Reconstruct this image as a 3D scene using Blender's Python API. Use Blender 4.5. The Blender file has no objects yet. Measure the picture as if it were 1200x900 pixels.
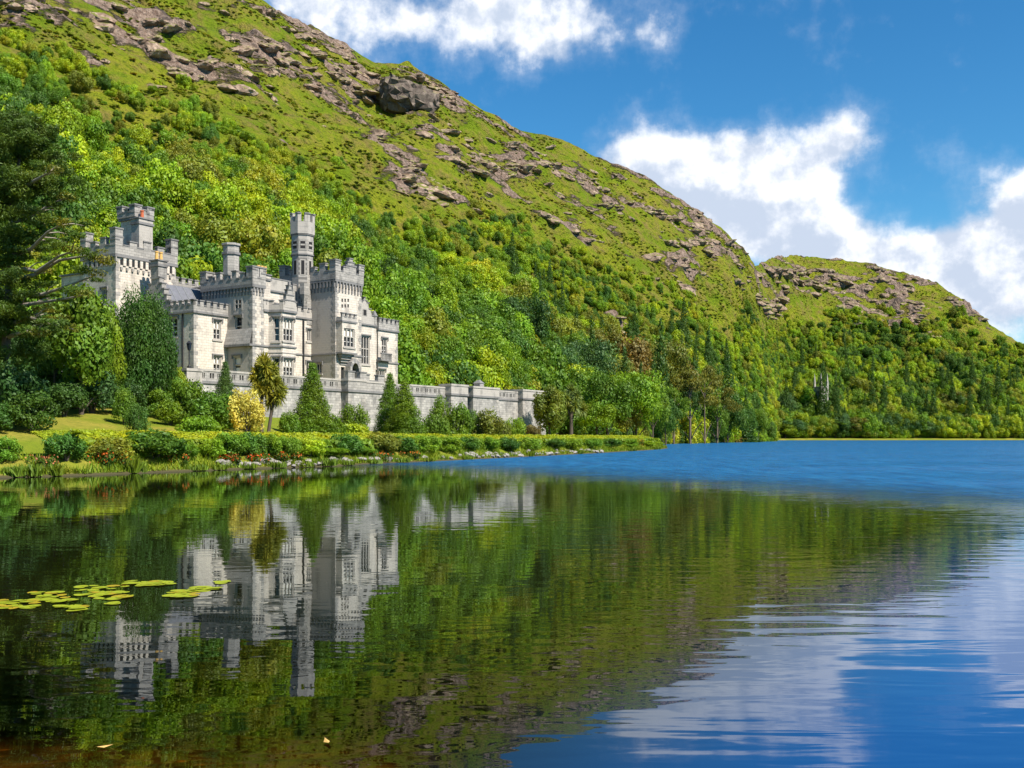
import bpy, math, random
import numpy as np
from mathutils import Vector, Matrix

# ------------------------------------------------------------------ camera, sky, sun, exposure
scene = bpy.context.scene
C = scene.collection
FPX, EYE, HOR = 1150.0, 2.2, 512.0          # focal length in photo pixels, eye height, horizon row
cam_d = bpy.data.cameras.new('camera')
cam_d.sensor_width = 36.0
cam_d.lens = 36.0 * FPX / 1200.0
cam_d.shift_y = (HOR - 450.0) / 1200.0
cam_d.clip_start, cam_d.clip_end = 0.1, 20000.0
cam = bpy.data.objects.new('camera', cam_d); C.objects.link(cam)
cam.location = (0, 0, EYE); cam.rotation_euler = (math.radians(90), 0, 0)
scene.camera = cam

SUN_AZ, SUN_EL = math.radians(129.0), math.radians(46.0)     # azimuth clockwise from +Y
sun_dir = Vector((math.sin(SUN_AZ)*math.cos(SUN_EL), math.cos(SUN_AZ)*math.cos(SUN_EL), math.sin(SUN_EL)))
sl = bpy.data.lights.new('sun', 'SUN'); sl.energy = 5.0; sl.angle = math.radians(0.5); sl.color = (1.0, 0.95, 0.86)
so = bpy.data.objects.new('sun', sl); C.objects.link(so)
so.rotation_euler = sun_dir.to_track_quat('Z', 'Y').to_euler()

scene.view_settings.view_transform = 'Standard'
scene.view_settings.look = 'None'
scene.view_settings.exposure = 0.85
scene.view_settings.gamma = 1.0
scene.view_settings.use_curve_mapping = False
scene.render.engine = 'CYCLES'
scene.cycles.max_bounces = 8
scene.cycles.diffuse_bounces = 2
scene.cycles.glossy_bounces = 3
scene.cycles.transparent_max_bounces = 8
scene.cycles.caustics_reflective = False
scene.cycles.caustics_refractive = False
scene.cycles.sample_clamp_indirect = 6.0

world = bpy.data.worlds.new('World'); scene.world = world
world.use_nodes = True


class NT:
    """Small helper to write node trees."""
    def __init__(s, tree): s.t = tree; s.n = tree.nodes; s.l = tree.links
    def node(s, typ, **kw):
        n = s.n.new(typ)
        for k, v in kw.items(): setattr(n, k, v)
        return n
    def put(s, sock, v):
        if isinstance(v, bpy.types.NodeSocket): s.l.new(v, sock)
        elif v is not None: sock.default_value = v
    def math(s, op, a, b=None, c=None, clamp=False):
        n = s.node('ShaderNodeMath', operation=op, use_clamp=clamp)
        s.put(n.inputs[0], a); s.put(n.inputs[1], b); s.put(n.inputs[2], c)
        return n.outputs[0]
    def mix(s, f, a, b, mode='MIX', clamp=False):
        n = s.node('ShaderNodeMix', data_type='RGBA', blend_type=mode, clamp_result=clamp)
        s.put(n.inputs[0], f); s.put(n.inputs[6], a); s.put(n.inputs[7], b)
        return n.outputs[2]
    def noise(s, vec, scale, detail=4, rough=0.55, dist=0.0, out=0):
        n = s.node('ShaderNodeTexNoise')
        s.put(n.inputs['Vector'], vec); s.put(n.inputs['Scale'], scale); s.put(n.inputs['Detail'], detail)
        s.put(n.inputs['Roughness'], rough); s.put(n.inputs['Distortion'], dist)
        return n.outputs[out]
    def ss(s, v, a, b, lo=0.0, hi=1.0):
        n = s.node('ShaderNodeMapRange', interpolation_type='SMOOTHSTEP')
        s.put(n.inputs[0], v); s.put(n.inputs[1], a); s.put(n.inputs[2], b); s.put(n.inputs[3], lo); s.put(n.inputs[4], hi)
        return n.outputs[0]
    def vmap(s, vec, scale=(1, 1, 1), rot=(0, 0, 0), loc=(0, 0, 0)):
        n = s.node('ShaderNodeMapping')
        s.put(n.inputs[0], vec); n.inputs['Scale'].default_value = scale; n.inputs['Rotation'].default_value = rot; n.inputs['Location'].default_value = loc
        return n.outputs[0]
    def bump(s, h, strength, dist, normal=None):
        n = s.node('ShaderNodeBump')
        s.put(n.inputs['Strength'], strength); s.put(n.inputs['Distance'], dist); s.put(n.inputs['Height'], h); s.put(n.inputs['Normal'], normal)
        return n.outputs[0]


def build_world():
    world.node_tree.nodes.clear()
    T = NT(world.node_tree)
    out = T.node('ShaderNodeOutputWorld'); bg = T.node('ShaderNodeBackground')
    sky = T.node('ShaderNodeTexSky', sky_type='NISHITA', sun_disc=False)
    sky.sun_elevation = SUN_EL; sky.sun_rotation = SUN_AZ
    sky.air_density = 1.0; sky.dust_density = 0.2; sky.ozone_density = 2.2
    hs = T.node('ShaderNodeHueSaturation'); hs.inputs['Saturation'].default_value = 1.32; hs.inputs['Value'].default_value = 1.12
    T.put(hs.inputs['Color'], sky.outputs[0])
    blue = T.mix(1.0, hs.outputs[0], (0.62, 0.96, 1.0, 1), 'MULTIPLY')
    tc = T.node('ShaderNodeTexCoord'); d = tc.outputs['Generated']
    sx = T.node('ShaderNodeSeparateXYZ'); T.put(sx.inputs[0], d)
    az = T.math('ARCTAN2', sx.outputs[0], sx.outputs[1])
    el = T.math('ARCSINE', sx.outputs[2])
    cb = T.node('ShaderNodeCombineXYZ'); T.put(cb.inputs[0], az); T.put(cb.inputs[1], el)
    # cumulus banks: (azimuth deg, elevation deg, half width, half height, weight)
    def ang(px, py, w, h, k):
        a = math.atan((px-600)/FPX); r = math.hypot(FPX, px-600)
        return a, math.atan((HOR-py)/r), w/FPX, h/FPX, k
    blobs = [ang(880, 208, 120, 66, 1.05), ang(780, 205, 115, 52, 0.95), ang(850, 258, 130, 52, 1.0), ang(960, 285, 62, 30, 1.05),
             ang(1060, 318, 110, 34, 1.05), ang(1185, 290, 80, 42, 1.05), ang(1160, 350, 150, 52, 0.95), ang(1212, 222, 40, 22, 0.9),
             ang(985, 165, 34, 22, 0.55), ang(636, 42, 72, 44, 0.80), ang(560, 22, 100, 40, 0.50), ang(430, 26, 120, 46, 0.50), ang(345, 0, 90, 40, 0.5),
             ang(768, 32, 40, 24, 0.5), ang(560, -50, 260, 60, 0.6),
             ang(1500, 250, 200, 90, 1.0), ang(1900, 150, 260, 90, 0.9), ang(-500, -300, 300, 100, 0.8), ang(2600, 260, 300, 80, 0.9)]
    wn = T.noise(cb.outputs[0], 7.0, 5, 0.55, out=1)
    off = T.node('ShaderNodeVectorMath', operation='MULTIPLY_ADD')
    T.put(off.inputs[0], wn); off.inputs[1].default_value = (0.05, 0.04, 0); T.put(off.inputs[2], cb.outputs[0])
    o2 = T.node('ShaderNodeVectorMath', operation='SUBTRACT'); T.put(o2.inputs[0], off.outputs[0]); o2.inputs[1].default_value = (0.025, 0.02, 0)
    sw = T.node('ShaderNodeSeparateXYZ'); T.put(sw.inputs[0], o2.outputs[0])
    tot = None
    for a, e, w, h, k in blobs:
        dx = T.math('MULTIPLY', T.math('SUBTRACT', sw.outputs[0], a), 1/w)
        dy = T.math('MULTIPLY', T.math('SUBTRACT', sw.outputs[1], e), 1/h)
        r2 = T.math('ADD', T.math('MULTIPLY', dx, dx), T.math('MULTIPLY', dy, dy))
        g = T.math('MULTIPLY', T.math('EXPONENT', T.math('MULTIPLY', r2, -1.1)), k)
        tot = g if tot is None else T.math('ADD', tot, g)
    # a thin random cover elsewhere (behind the camera)
    fb = T.noise(cb.outputs[0], 11.0, 9, 0.60)
    fb2 = T.noise(cb.outputs[0], 34.0, 6, 0.62)
    dens = T.math('ADD', tot, T.math('ADD', T.math('MULTIPLY', T.math('SUBTRACT', fb, 0.5), 2.0), T.math('MULTIPLY', T.math('SUBTRACT', fb2, 0.5), 0.5)))
    alpha = T.ss(dens, 0.30, 1.0)
    veil = T.ss(dens, 0.10, 0.9, 0.0, 0.28)
    alpha = T.math('MAXIMUM', alpha, veil)
    # light from the right and above: compare the density here with the density a little towards the sun
    up = T.node('ShaderNodeVectorMath', operation='ADD'); T.put(up.inputs[0], cb.outputs[0]); up.inputs[1].default_value = (0.012, 0.018, 0)
    fbu = T.noise(up.outputs[0], 11.0, 9, 0.60)
    relief = T.math('MULTIPLY', T.math('SUBTRACT', fb, fbu), 3.0)
    core = T.ss(dens, 0.7, 1.9)
    low = T.noise(T.vmap(cb.outputs[0], (1, 1.8, 1), loc=(3.1, 1.7, 0)), 9.0, 4, 0.5)
    lum = T.math('ADD', T.math('ADD', 0.80, relief), T.math('MULTIPLY', T.math('SUBTRACT', low, 0.5), 1.7))
    lum = T.math('SUBTRACT', lum, T.math('MULTIPLY', core, 0.16))
    ramp = T.mix(T.ss(lum, 0.40, 1.10), (4.6, 5.3, 6.5, 1), (8.7, 8.8, 9.1, 1))
    col = T.mix(alpha, blue, ramp)
    T.put(bg.inputs['Color'], col); bg.inputs['Strength'].default_value = 0.075
    T.l.new(bg.outputs[0], out.inputs[0])
build_world()

# ------------------------------------------------------------------ helpers
rng = np.random.default_rng(7)
random.seed(7)

def X_at(px, Y): return (px - 600.0) / FPX * Y
def Z_at(py, Y): return EYE + (HOR - py) / FPX * Y

def _h(ix, iy, seed):
    n = (ix.astype(np.int64)*374761393 + iy.astype(np.int64)*668265263 + seed*1442695041) & 0xffffffff
    n = ((n ^ (n >> 13)) * 1274126177) & 0xffffffff
    return ((n ^ (n >> 16)) & 0xffff) / 65535.0 * 2*math.pi

def perlin(x, y, seed=0):
    x = np.asarray(x, float); y = np.asarray(y, float)
    ix = np.floor(x); iy = np.floor(y); fx = x-ix; fy = y-iy
    u = fx**3*(fx*(fx*6-15)+10); v = fy**3*(fy*(fy*6-15)+10)
    def g(a, b):
        t = _h(ix+a, iy+b, seed); return np.cos(t)*(fx-a)+np.sin(t)*(fy-b)
    return 1.5*((g(0, 0)*(1-u)+g(1, 0)*u)*(1-v)+(g(0, 1)*(1-u)+g(1, 1)*u)*v)

def fbm(x, y, octs=4, seed=0, gain=0.5):
    s = 0; a = 1.0; f = 1.0
    for i in range(octs):
        s = s + a*perlin(x*f, y*f, seed+i*17); a *= gain; f *= 2.03
    return s

def sstep(v, a, b):
    t = np.clip((v-a)/(b-a), 0, 1); return t*t*(3-2*t)

def link(name, mesh, parent=None, loc=None):
    o = bpy.data.objects.new(name, mesh); C.objects.link(o)
    if parent is not None: o.parent = parent
    if loc is not None: o.location = loc
    return o

def tag(o, label=None, cat=None, group=None, kind=None):
    if label: o['label'] = label
    if cat: o['category'] = cat
    if group: o['group'] = group
    if kind: o['kind'] = kind
    return o

def empty(name, loc=(0, 0, 0), rz=0.0):
    o = bpy.data.objects.new(name, None); C.objects.link(o); o.location = loc; o.rotation_euler = (0, 0, rz)
    o.empty_display_size = 0.2
    return o

def copy_tree(o, parent=None):
    c = o.copy(); C.objects.link(c)
    if parent is not None: c.parent = parent
    for ch in list(o.children): copy_tree(ch, c)
    return c

def np_mesh(name, V, quads, mats=(), tint=None, smooth=False, mat_idx=None, tris=None):
    """Mesh from numpy arrays of vertices and quads (and optional triangles)."""
    me = bpy.data.meshes.new(name)
    V = np.asarray(V, np.float32); Q = np.asarray(quads, np.int32).reshape(-1, 4)
    nt = 0 if tris is None else len(tris)
    me.vertices.add(len(V)); me.vertices.foreach_set('co', V.ravel())
    loops = Q.ravel()
    if nt: loops = np.concatenate([loops, np.asarray(tris, np.int32).ravel()])
    me.loops.add(len(loops)); me.loops.foreach_set('vertex_index', loops)
    starts = np.arange(len(Q), dtype=np.int32)*4
    if nt: starts = np.concatenate([starts, len(Q)*4+np.arange(nt, dtype=np.int32)*3])
    me.polygons.add(len(starts)); me.polygons.foreach_set('loop_start', starts)
    for m in mats: me.materials.append(m)
    if mat_idx is not None: me.polygons.foreach_set('material_index', np.asarray(mat_idx, np.int32))
    me.update(calc_edges=True)
    if tint is not None:
        a = me.attributes.new('tint', 'FLOAT', 'FACE'); a.data.foreach_set('value', np.asarray(tint, np.float32))
    if smooth: me.polygons.foreach_set('use_smooth', np.ones(len(starts), bool))
    me.validate()
    return me

class MB:
    """Collects faces with a material slot each, then becomes one mesh."""
    def __init__(s): s.v = []; s.f = []; s.m = []
    def add(s, vs, fs, m=0):
        b = len(s.v); s.v += [tuple(v) for v in vs]; s.f += [tuple(b+i for i in f) for f in fs]; s.m += [m]*len(fs)
    def box(s, a, b, m=0):
        (x0, y0, z0), (x1, y1, z1) = a, b
        x0, x1 = min(x0, x1), max(x0, x1); y0, y1 = min(y0, y1), max(y0, y1); z0, z1 = min(z0, z1), max(z0, z1)
        s.add([(x0, y0, z0), (x1, y0, z0), (x1, y1, z0), (x0, y1, z0), (x0, y0, z1), (x1, y0, z1), (x1, y1, z1), (x0, y1, z1)],
              [(0, 3, 2, 1), (4, 5, 6, 7), (0, 1, 5, 4), (1, 2, 6, 5), (2, 3, 7, 6), (3, 0, 4, 7)], m)
    def prism(s, poly, z0, z1, m=0, scale_top=1.0, cx=None):
        n = len(poly)
        c = cx or (sum(p[0] for p in poly)/n, sum(p[1] for p in poly)/n)
        top = [(c[0]+(p[0]-c[0])*scale_top, c[1]+(p[1]-c[1])*scale_top) for p in poly]
        vs = [(p[0], p[1], z0) for p in poly]+[(p[0], p[1], z1) for p in top]
        fs = [tuple(range(n))[::-1], tuple(range(n, 2*n))]+[(i, (i+1) % n, n+(i+1) % n, n+i) for i in range(n)]
        s.add(vs, fs, m)
    def build(s, name, mats, parent=None):
        me = bpy.data.meshes.new(name); me.from_pydata(s.v, [], s.f)
        for m in (mats if isinstance(mats, (list, tuple)) else [mats]): me.materials.append(m)
        me.polygons.foreach_set('material_index', s.m); me.update()
        return link(name, me, parent)

def tube_arrays(pts, rad, seg=7):
    pts = np.asarray(pts, float); n = len(pts); V = []; Q = []
    for i in range(n):
        t = pts[min(i+1, n-1)]-pts[max(i-1, 0)]; t /= max(np.linalg.norm(t), 1e-6)
        ref = np.array([0, 0, 1.0]) if abs(t[2]) < 0.9 else np.array([1.0, 0, 0])
        a = np.cross(t, ref); a /= np.linalg.norm(a); b = np.cross(t, a)
        for k in range(seg):
            th = 2*math.pi*k/seg; V.append(pts[i]+rad[i]*(math.cos(th)*a+math.sin(th)*b))
    for i in range(n-1):
        for k in range(seg): Q.append((i*seg+k, i*seg+(k+1) % seg, (i+1)*seg+(k+1) % seg, (i+1)*seg+k))
    return np.array(V), np.array(Q)

def join_arrays(parts):
    V = []; Q = []; b = 0
    for v, q in parts: V.append(v); Q.append(q+b); b += len(v)
    return np.concatenate(V), np.concatenate(Q)

# ------------------------------------------------------------------ materials
def new_mat(name):
    m = bpy.data.materials.new(name); m.use_nodes = True; m.node_tree.nodes.clear()
    T = NT(m.node_tree); out = T.node('ShaderNodeOutputMaterial')
    return m, T, out

def principled(T, out, col, rough=0.8, normal=None, spec=0.3, metallic=0.0):
    p = T.node('ShaderNodeBsdfPrincipled')
    T.put(p.inputs['Base Color'], col); T.put(p.inputs['Roughness'], rough); T.put(p.inputs['Normal'], normal)
    p.inputs['Specular IOR Level'].default_value = spec; p.inputs['Metallic'].default_value = metallic
    T.l.new(p.outputs[0], out.inputs[0]); return p

def stone_mat(name, light, dark, stain, amount, brick=True, rot=0.0):
    m, T, out = new_mat(name)
    tc = T.node('ShaderNodeTexCoord'); o = tc.outputs['Object']
    sx = T.node('ShaderNodeSeparateXYZ'); T.put(sx.inputs[0], o)
    cv = T.node('ShaderNodeCombineXYZ')
    T.put(cv.inputs[0], T.math('ADD', sx.outputs[0], sx.outputs[1])); T.put(cv.inputs[1], sx.outputs[2])
    br = T.node('ShaderNodeTexBrick'); T.put(br.inputs['Vector'], cv.outputs[0])
    br.inputs['Scale'].default_value = 1.0; br.inputs['Brick Width'].default_value = 0.62; br.inputs['Row Height'].default_value = 0.30
    br.inputs['Mortar Size'].default_value = 0.012; br.inputs['Bias'].default_value = -0.1
    br.inputs['Color1'].default_value = (*light, 1); br.inputs['Color2'].default_value = (*dark, 1)
    br.inputs['Mortar'].default_value = tuple(0.62*c for c in dark)+(1,)
    n1 = T.noise(o, 0.55, 6, 0.62); n2 = T.noise(T.vmap(o, (1, 1, 0.25)), 1.3, 5, 0.65); n3 = T.noise(o, 7.0, 3, 0.6)
    c = br.outputs['Color'] if brick else T.mix(n3, (*dark, 1), (*light, 1))
    f = T.ss(T.math('ADD', T.math('MULTIPLY', n1, 0.5), T.math('MULTIPLY', n2, 0.5)), 0.62-amount*0.3, 0.72-amount*0.1)
    c = T.mix(T.math('MULTIPLY', f, 0.8), c, (*stain, 1))
    c = T.mix(T.ss(n3, 0.45, 0.75, 0, 0.35), c, (*stain, 1))
    h = T.math('ADD', T.math('MULTIPLY', br.outputs['Fac'], -0.6), T.math('MULTIPLY', n3, 0.5))
    principled(T, out, c, 0.9, T.bump(h, 0.5, 0.04), 0.15)
    return m

M = {}
M['ashlar'] = stone_mat('pale_ashlar', (0.60, 0.525, 0.435), (0.51, 0.44, 0.365), (0.25, 0.22, 0.19), 0.56)
M['granite'] = stone_mat('grey_granite', (0.35, 0.32, 0.285), (0.245, 0.226, 0.203), (0.12, 0.113, 0.106), 0.42)
M['dressing'] = stone_mat('weathered_dressing', (0.43, 0.385, 0.335), (0.32, 0.29, 0.255), (0.17, 0.158, 0.142), 0.45, False)
M['band'] = stone_mat('dark_moulding', (0.24, 0.225, 0.215), (0.14, 0.134, 0.13), (0.07, 0.066, 0.062), 0.45, False)
M['rubble'] = stone_mat('rubble_wall', (0.46, 0.425, 0.38), (0.28, 0.262, 0.24), (0.13, 0.124, 0.115), 0.74)

def simple(name, col, rough=0.7, var=0.25, scale=6.0, spec=0.3):
    m, T, out = new_mat(name); tc = T.node('ShaderNodeTexCoord')
    n = T.noise(tc.outputs['Object'], scale, 5, 0.6)
    c = T.mix(n, tuple(x*(1-var) for x in col)+(1,), tuple(min(1, x*(1+var)) for x in col)+(1,))
    principled(T, out, c, rough, T.bump(n, 0.3, 0.03), spec); return m

M['slate'] = simple('slate', (0.13, 0.13, 0.145), 0.6, 0.4, 3.0)
M['lead'] = simple('lead_roof', (0.16, 0.165, 0.17), 0.7)
M['wood_white'] = simple('white_paint', (0.72, 0.70, 0.66), 0.6, 0.06)
M['blind'] = simple('window_blind', (0.62, 0.58, 0.50), 0.8, 0.08, 2.0)
M['dark'] = simple('dark_opening', (0.018, 0.017, 0.017), 0.9)
M['iron'] = simple('black_iron', (0.02, 0.02, 0.022), 0.5)
M['pot_yellow'] = simple('buff_clay', (0.55, 0.33, 0.10), 0.8, 0.2)
M['pot_red'] = simple('red_clay', (0.42, 0.10, 0.04), 0.8, 0.2)
M['door'] = simple('dark_oak', (0.05, 0.03, 0.02), 0.6)
M['bark'] = simple('bark', (0.085, 0.066, 0.048), 0.95, 0.5, 4.0)
M['pine_bark'] = simple('pine_bark', (0.13, 0.095, 0.068), 0.95, 0.5, 3.0)
M['pale_bark'] = simple('lichened_bark', (0.25, 0.21, 0.165), 0.95, 0.5, 3.0)
m, T, out = new_mat('glass')
p = principled(T, out, (0.012, 0.016, 0.022, 1), 0.06, None, 0.6); M['glass'] = m

def leaf_mat(name, translucent=0.36, use_instancer=False, spread=0.38):
    m, T, out = new_mat(name)
    oi = T.node('ShaderNodeObjectInfo')
    at = T.node('ShaderNodeAttribute', attribute_name='tint')
    col = oi.outputs['Color']
    if use_instancer:
        ia = T.node('ShaderNodeAttribute', attribute_name='hue_col', attribute_type='INSTANCER')
        col = ia.outputs['Color']
    val = T.math('MULTIPLY_ADD', at.outputs['Fac'], 2*spread, 1-spread)
    vv = T.node('ShaderNodeCombineColor'); [T.put(vv.inputs[i], val) for i in range(3)]
    c1 = T.mix(1.0, col, vv.outputs[0], 'MULTIPLY')
    warm = T.mix(1.0, c1, (1.35, 1.08, 0.6, 1), 'MULTIPLY')
    tcg = T.node('ShaderNodeNewGeometry')
    nz = T.noise(tcg.outputs['Position'], 0.35, 3, 0.6)
    c = T.mix(T.ss(nz, 0.42, 0.68), c1, warm)
    df = T.node('ShaderNodeBsdfDiffuse'); T.put(df.inputs['Color'], c)
    tr = T.node('ShaderNodeBsdfTranslucent'); T.put(tr.inputs['Color'], T.mix(1.0, c, (1.3, 1.15, 0.5, 1), 'MULTIPLY'))
    mx = T.node('ShaderNodeMixShader'); mx.inputs[0].default_value = translucent
    T.l.new(df.outputs[0], mx.inputs[1]); T.l.new(tr.outputs[0], mx.inputs[2])
    gl = T.node('ShaderNodeBsdfGlossy'); gl.inputs['Roughness'].default_value = 0.55; gl.inputs['Color'].default_value = (0.8, 0.9, 0.7, 1)
    m2 = T.node('ShaderNodeMixShader'); m2.inputs[0].default_value = 0.025
    T.l.new(mx.outputs[0], m2.inputs[1]); T.l.new(gl.outputs[0], m2.inputs[2]); T.l.new(m2.outputs[0], out.inputs[0])
    return m
M['leaf'] = leaf_mat('leaf')
M['wood_leaf'] = leaf_mat('woodland_leaf', 0.36, True)
M['flower'] = leaf_mat('petal', 0.35)

# ------------------------------------------------------------------ lie of the land
def P(px, Y): return (X_at(px, Y), Y)
SHORE = [(-140, 20), (-90, 36), (-60, 41), P(-200, 45.0), P(0, 52.7), P(100, 56), P(200, 61.7), P(300, 68), P(380, 73), P(450, 81.6), P(500, 87), P(600, 105),
         P(700, 133), P(760, 163), P(776, 178), P(782, 190), P(779, 205), P(768, 235), P(764, 280), P(770, 330), P(800, 362), P(840, 405), P(866, 430), P(880, 448),
         P(884, 480), P(880, 540), P(886, 595), P(920, 622), P(980, 630), P(1080, 634), P(1200, 640), P(1500, 640), P(2100, 640)]
LANDPOLY = SHORE + [(900, 1400), (-700, 1400), (-700, 20)]
_S = np.array(SHORE)

def shore_dist(x, y):
    """Signed distance to the shore, positive on land."""
    x = np.asarray(x, float); y = np.asarray(y, float); best = np.full(x.shape, 1e9)
    for (ax, ay), (bx, by) in zip(SHORE[:-1], SHORE[1:]):
        dx, dy = bx-ax, by-ay; t = np.clip(((x-ax)*dx+(y-ay)*dy)/(dx*dx+dy*dy), 0, 1)
        best = np.minimum(best, np.hypot(x-ax-t*dx, y-ay-t*dy))
    ins = np.zeros(x.shape, bool); n = len(LANDPOLY)
    for i in range(n):
        ax, ay = LANDPOLY[i]; bx, by = LANDPOLY[(i+1) % n]
        if ay == by: continue
        c = ((ay > y) != (by > y)) & (x < (bx-ax)*(y-ay)/(by-ay)+ax)
        ins ^= c
    return np.where(ins, best, -best)

def ground_z(x, y):
    x = np.asarray(x, float); y = np.asarray(y, float)
    s = shore_dist(x, y)
    near = sstep(y, 300, 180)
    L = sstep(x, -8, -26)*near
    slope = 0.045+0.05*near+0.145*L
    cap = 3.2+4.0*L
    z = 0.16+0.82*sstep(s, 0.0, 1.9)
    up = slope*np.maximum(0, s-5.0)
    up = cap*(1-np.exp(-up/cap*1.1))
    z = z+up+0.18*fbm(x*0.12, y*0.12, 3, 5)*sstep(s, 1, 6)
    wet = -0.25-0.14*np.minimum(-s, 18)
    return np.where(s >= 0, z, np.where(s > -0.6, 0.12+s*0.6, wet))

def gz(x, y): return float(ground_z(np.array([x]), np.array([y]))[0])

def grid_mesh(name, xs, ys, mat):
    Xg, Yg = np.meshgrid(xs, ys); Zg = ground_z(Xg, Yg)
    V = np.stack([Xg, Yg, Zg], -1).reshape(-1, 3); nx = len(xs); ny = len(ys)
    i = np.arange(nx-1)[None, :]+nx*np.arange(ny-1)[:, None]; i = i.ravel()
    return np_mesh(name, V, np.stack([i, i+1, i+nx+1, i+nx], -1), [mat], smooth=True)

def lawn_mat():
    m, T, out = new_mat('lawn')
    g = T.node('ShaderNodeNewGeometry'); pos = g.outputs['Position']
    a = T.noise(pos, 0.16, 5, 0.6); b = T.noise(pos, 2.5, 4, 0.65); c3 = T.noise(pos, 14, 3, 0.6)
    c = T.mix(T.ss(a, 0.40, 0.62), (0.15, 0.19, 0.012, 1), (0.27, 0.225, 0.035, 1))
    c = T.mix(T.ss(b, 0.35, 0.75, 0, 0.6), c, (0.085, 0.12, 0.012, 1))
    c = T.mix(T.ss(c3, 0.4, 0.8, 0, 0.5), c, (0.20, 0.21, 0.02, 1))
    sz = T.node('ShaderNodeSeparateXYZ'); T.put(sz.inputs[0], pos)
    c = T.mix(T.ss(sz.outputs[2], 0.22, 0.06), c, (0.07, 0.06, 0.03, 1))
    principled(T, out, c, 0.95, T.bump(T.math('ADD', b, c3), 0.7, 0.12), 0.1); return m
M['lawn'] = lawn_mat()
o = link('ground', grid_mesh('ground', np.arange(-100, 78, 1.25), np.arange(22, 262, 1.25), M['lawn'])); tag(o, kind='structure')
o = link('shore_ground', grid_mesh('shore_ground', np.arange(-20, 460, 5.0), np.arange(261, 760, 5.0), M['lawn'])); tag(o, kind='structure')

# --- hills
def hill_mat():
    m, T, out = new_mat('hill_turf')
    g = T.node('ShaderNodeNewGeometry'); pos = g.outputs['Position']
    ra = T.node('ShaderNodeAttribute', attribute_name='rock')
    n1 = T.noise(pos, 0.03, 6, 0.6); n2 = T.noise(pos, 0.16, 6, 0.65); n3 = T.noise(pos, 0.7, 5, 0.65)
    nst = T.noise(T.vmap(pos, (1, 1, 2.6), (0.35, 0.25, 0)), 0.09, 8, 0.7)
    grass = T.mix(T.ss(T.math('ADD', T.math('MULTIPLY', n1, 0.5), T.math('MULTIPLY', n2, 0.5)), 0.40, 0.60), (0.135, 0.19, 0.007, 1), (0.24, 0.245, 0.014, 1))
    grass = T.mix(T.ss(n2, 0.42, 0.68, 0, 0.85), grass, (0.19, 0.135, 0.045, 1))
    grass = T.mix(T.ss(n3, 0.48, 0.7, 0, 0.75), grass, (0.065, 0.105, 0.006, 1))
    rock = T.mix(T.ss(n3, 0.35, 0.7), (0.17, 0.112, 0.083, 1), (0.38, 0.28, 0.215, 1))
    rock = T.mix(T.ss(n2, 0.5, 0.66, 0, 0.8), rock, (0.06, 0.05, 0.042, 1))
    fac = T.math('ADD', T.math('MULTIPLY', ra.outputs['Fac'], 0.62), T.math('MULTIPLY', T.math('SUBTRACT', nst, 0.5), 1.6))
    fac = T.ss(fac, 0.24, 0.40)
    c = T.mix(fac, grass, rock)
    h = T.math('ADD', T.math('MULTIPLY', n2, 3.0), T.math('ADD', n3, T.math('MULTIPLY', fac, 1.2)))
    principled(T, out, c, 0.95, T.bump(h, 1.0, 2.2), 0.1); return m
M['hill'] = hill_mat()

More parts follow.
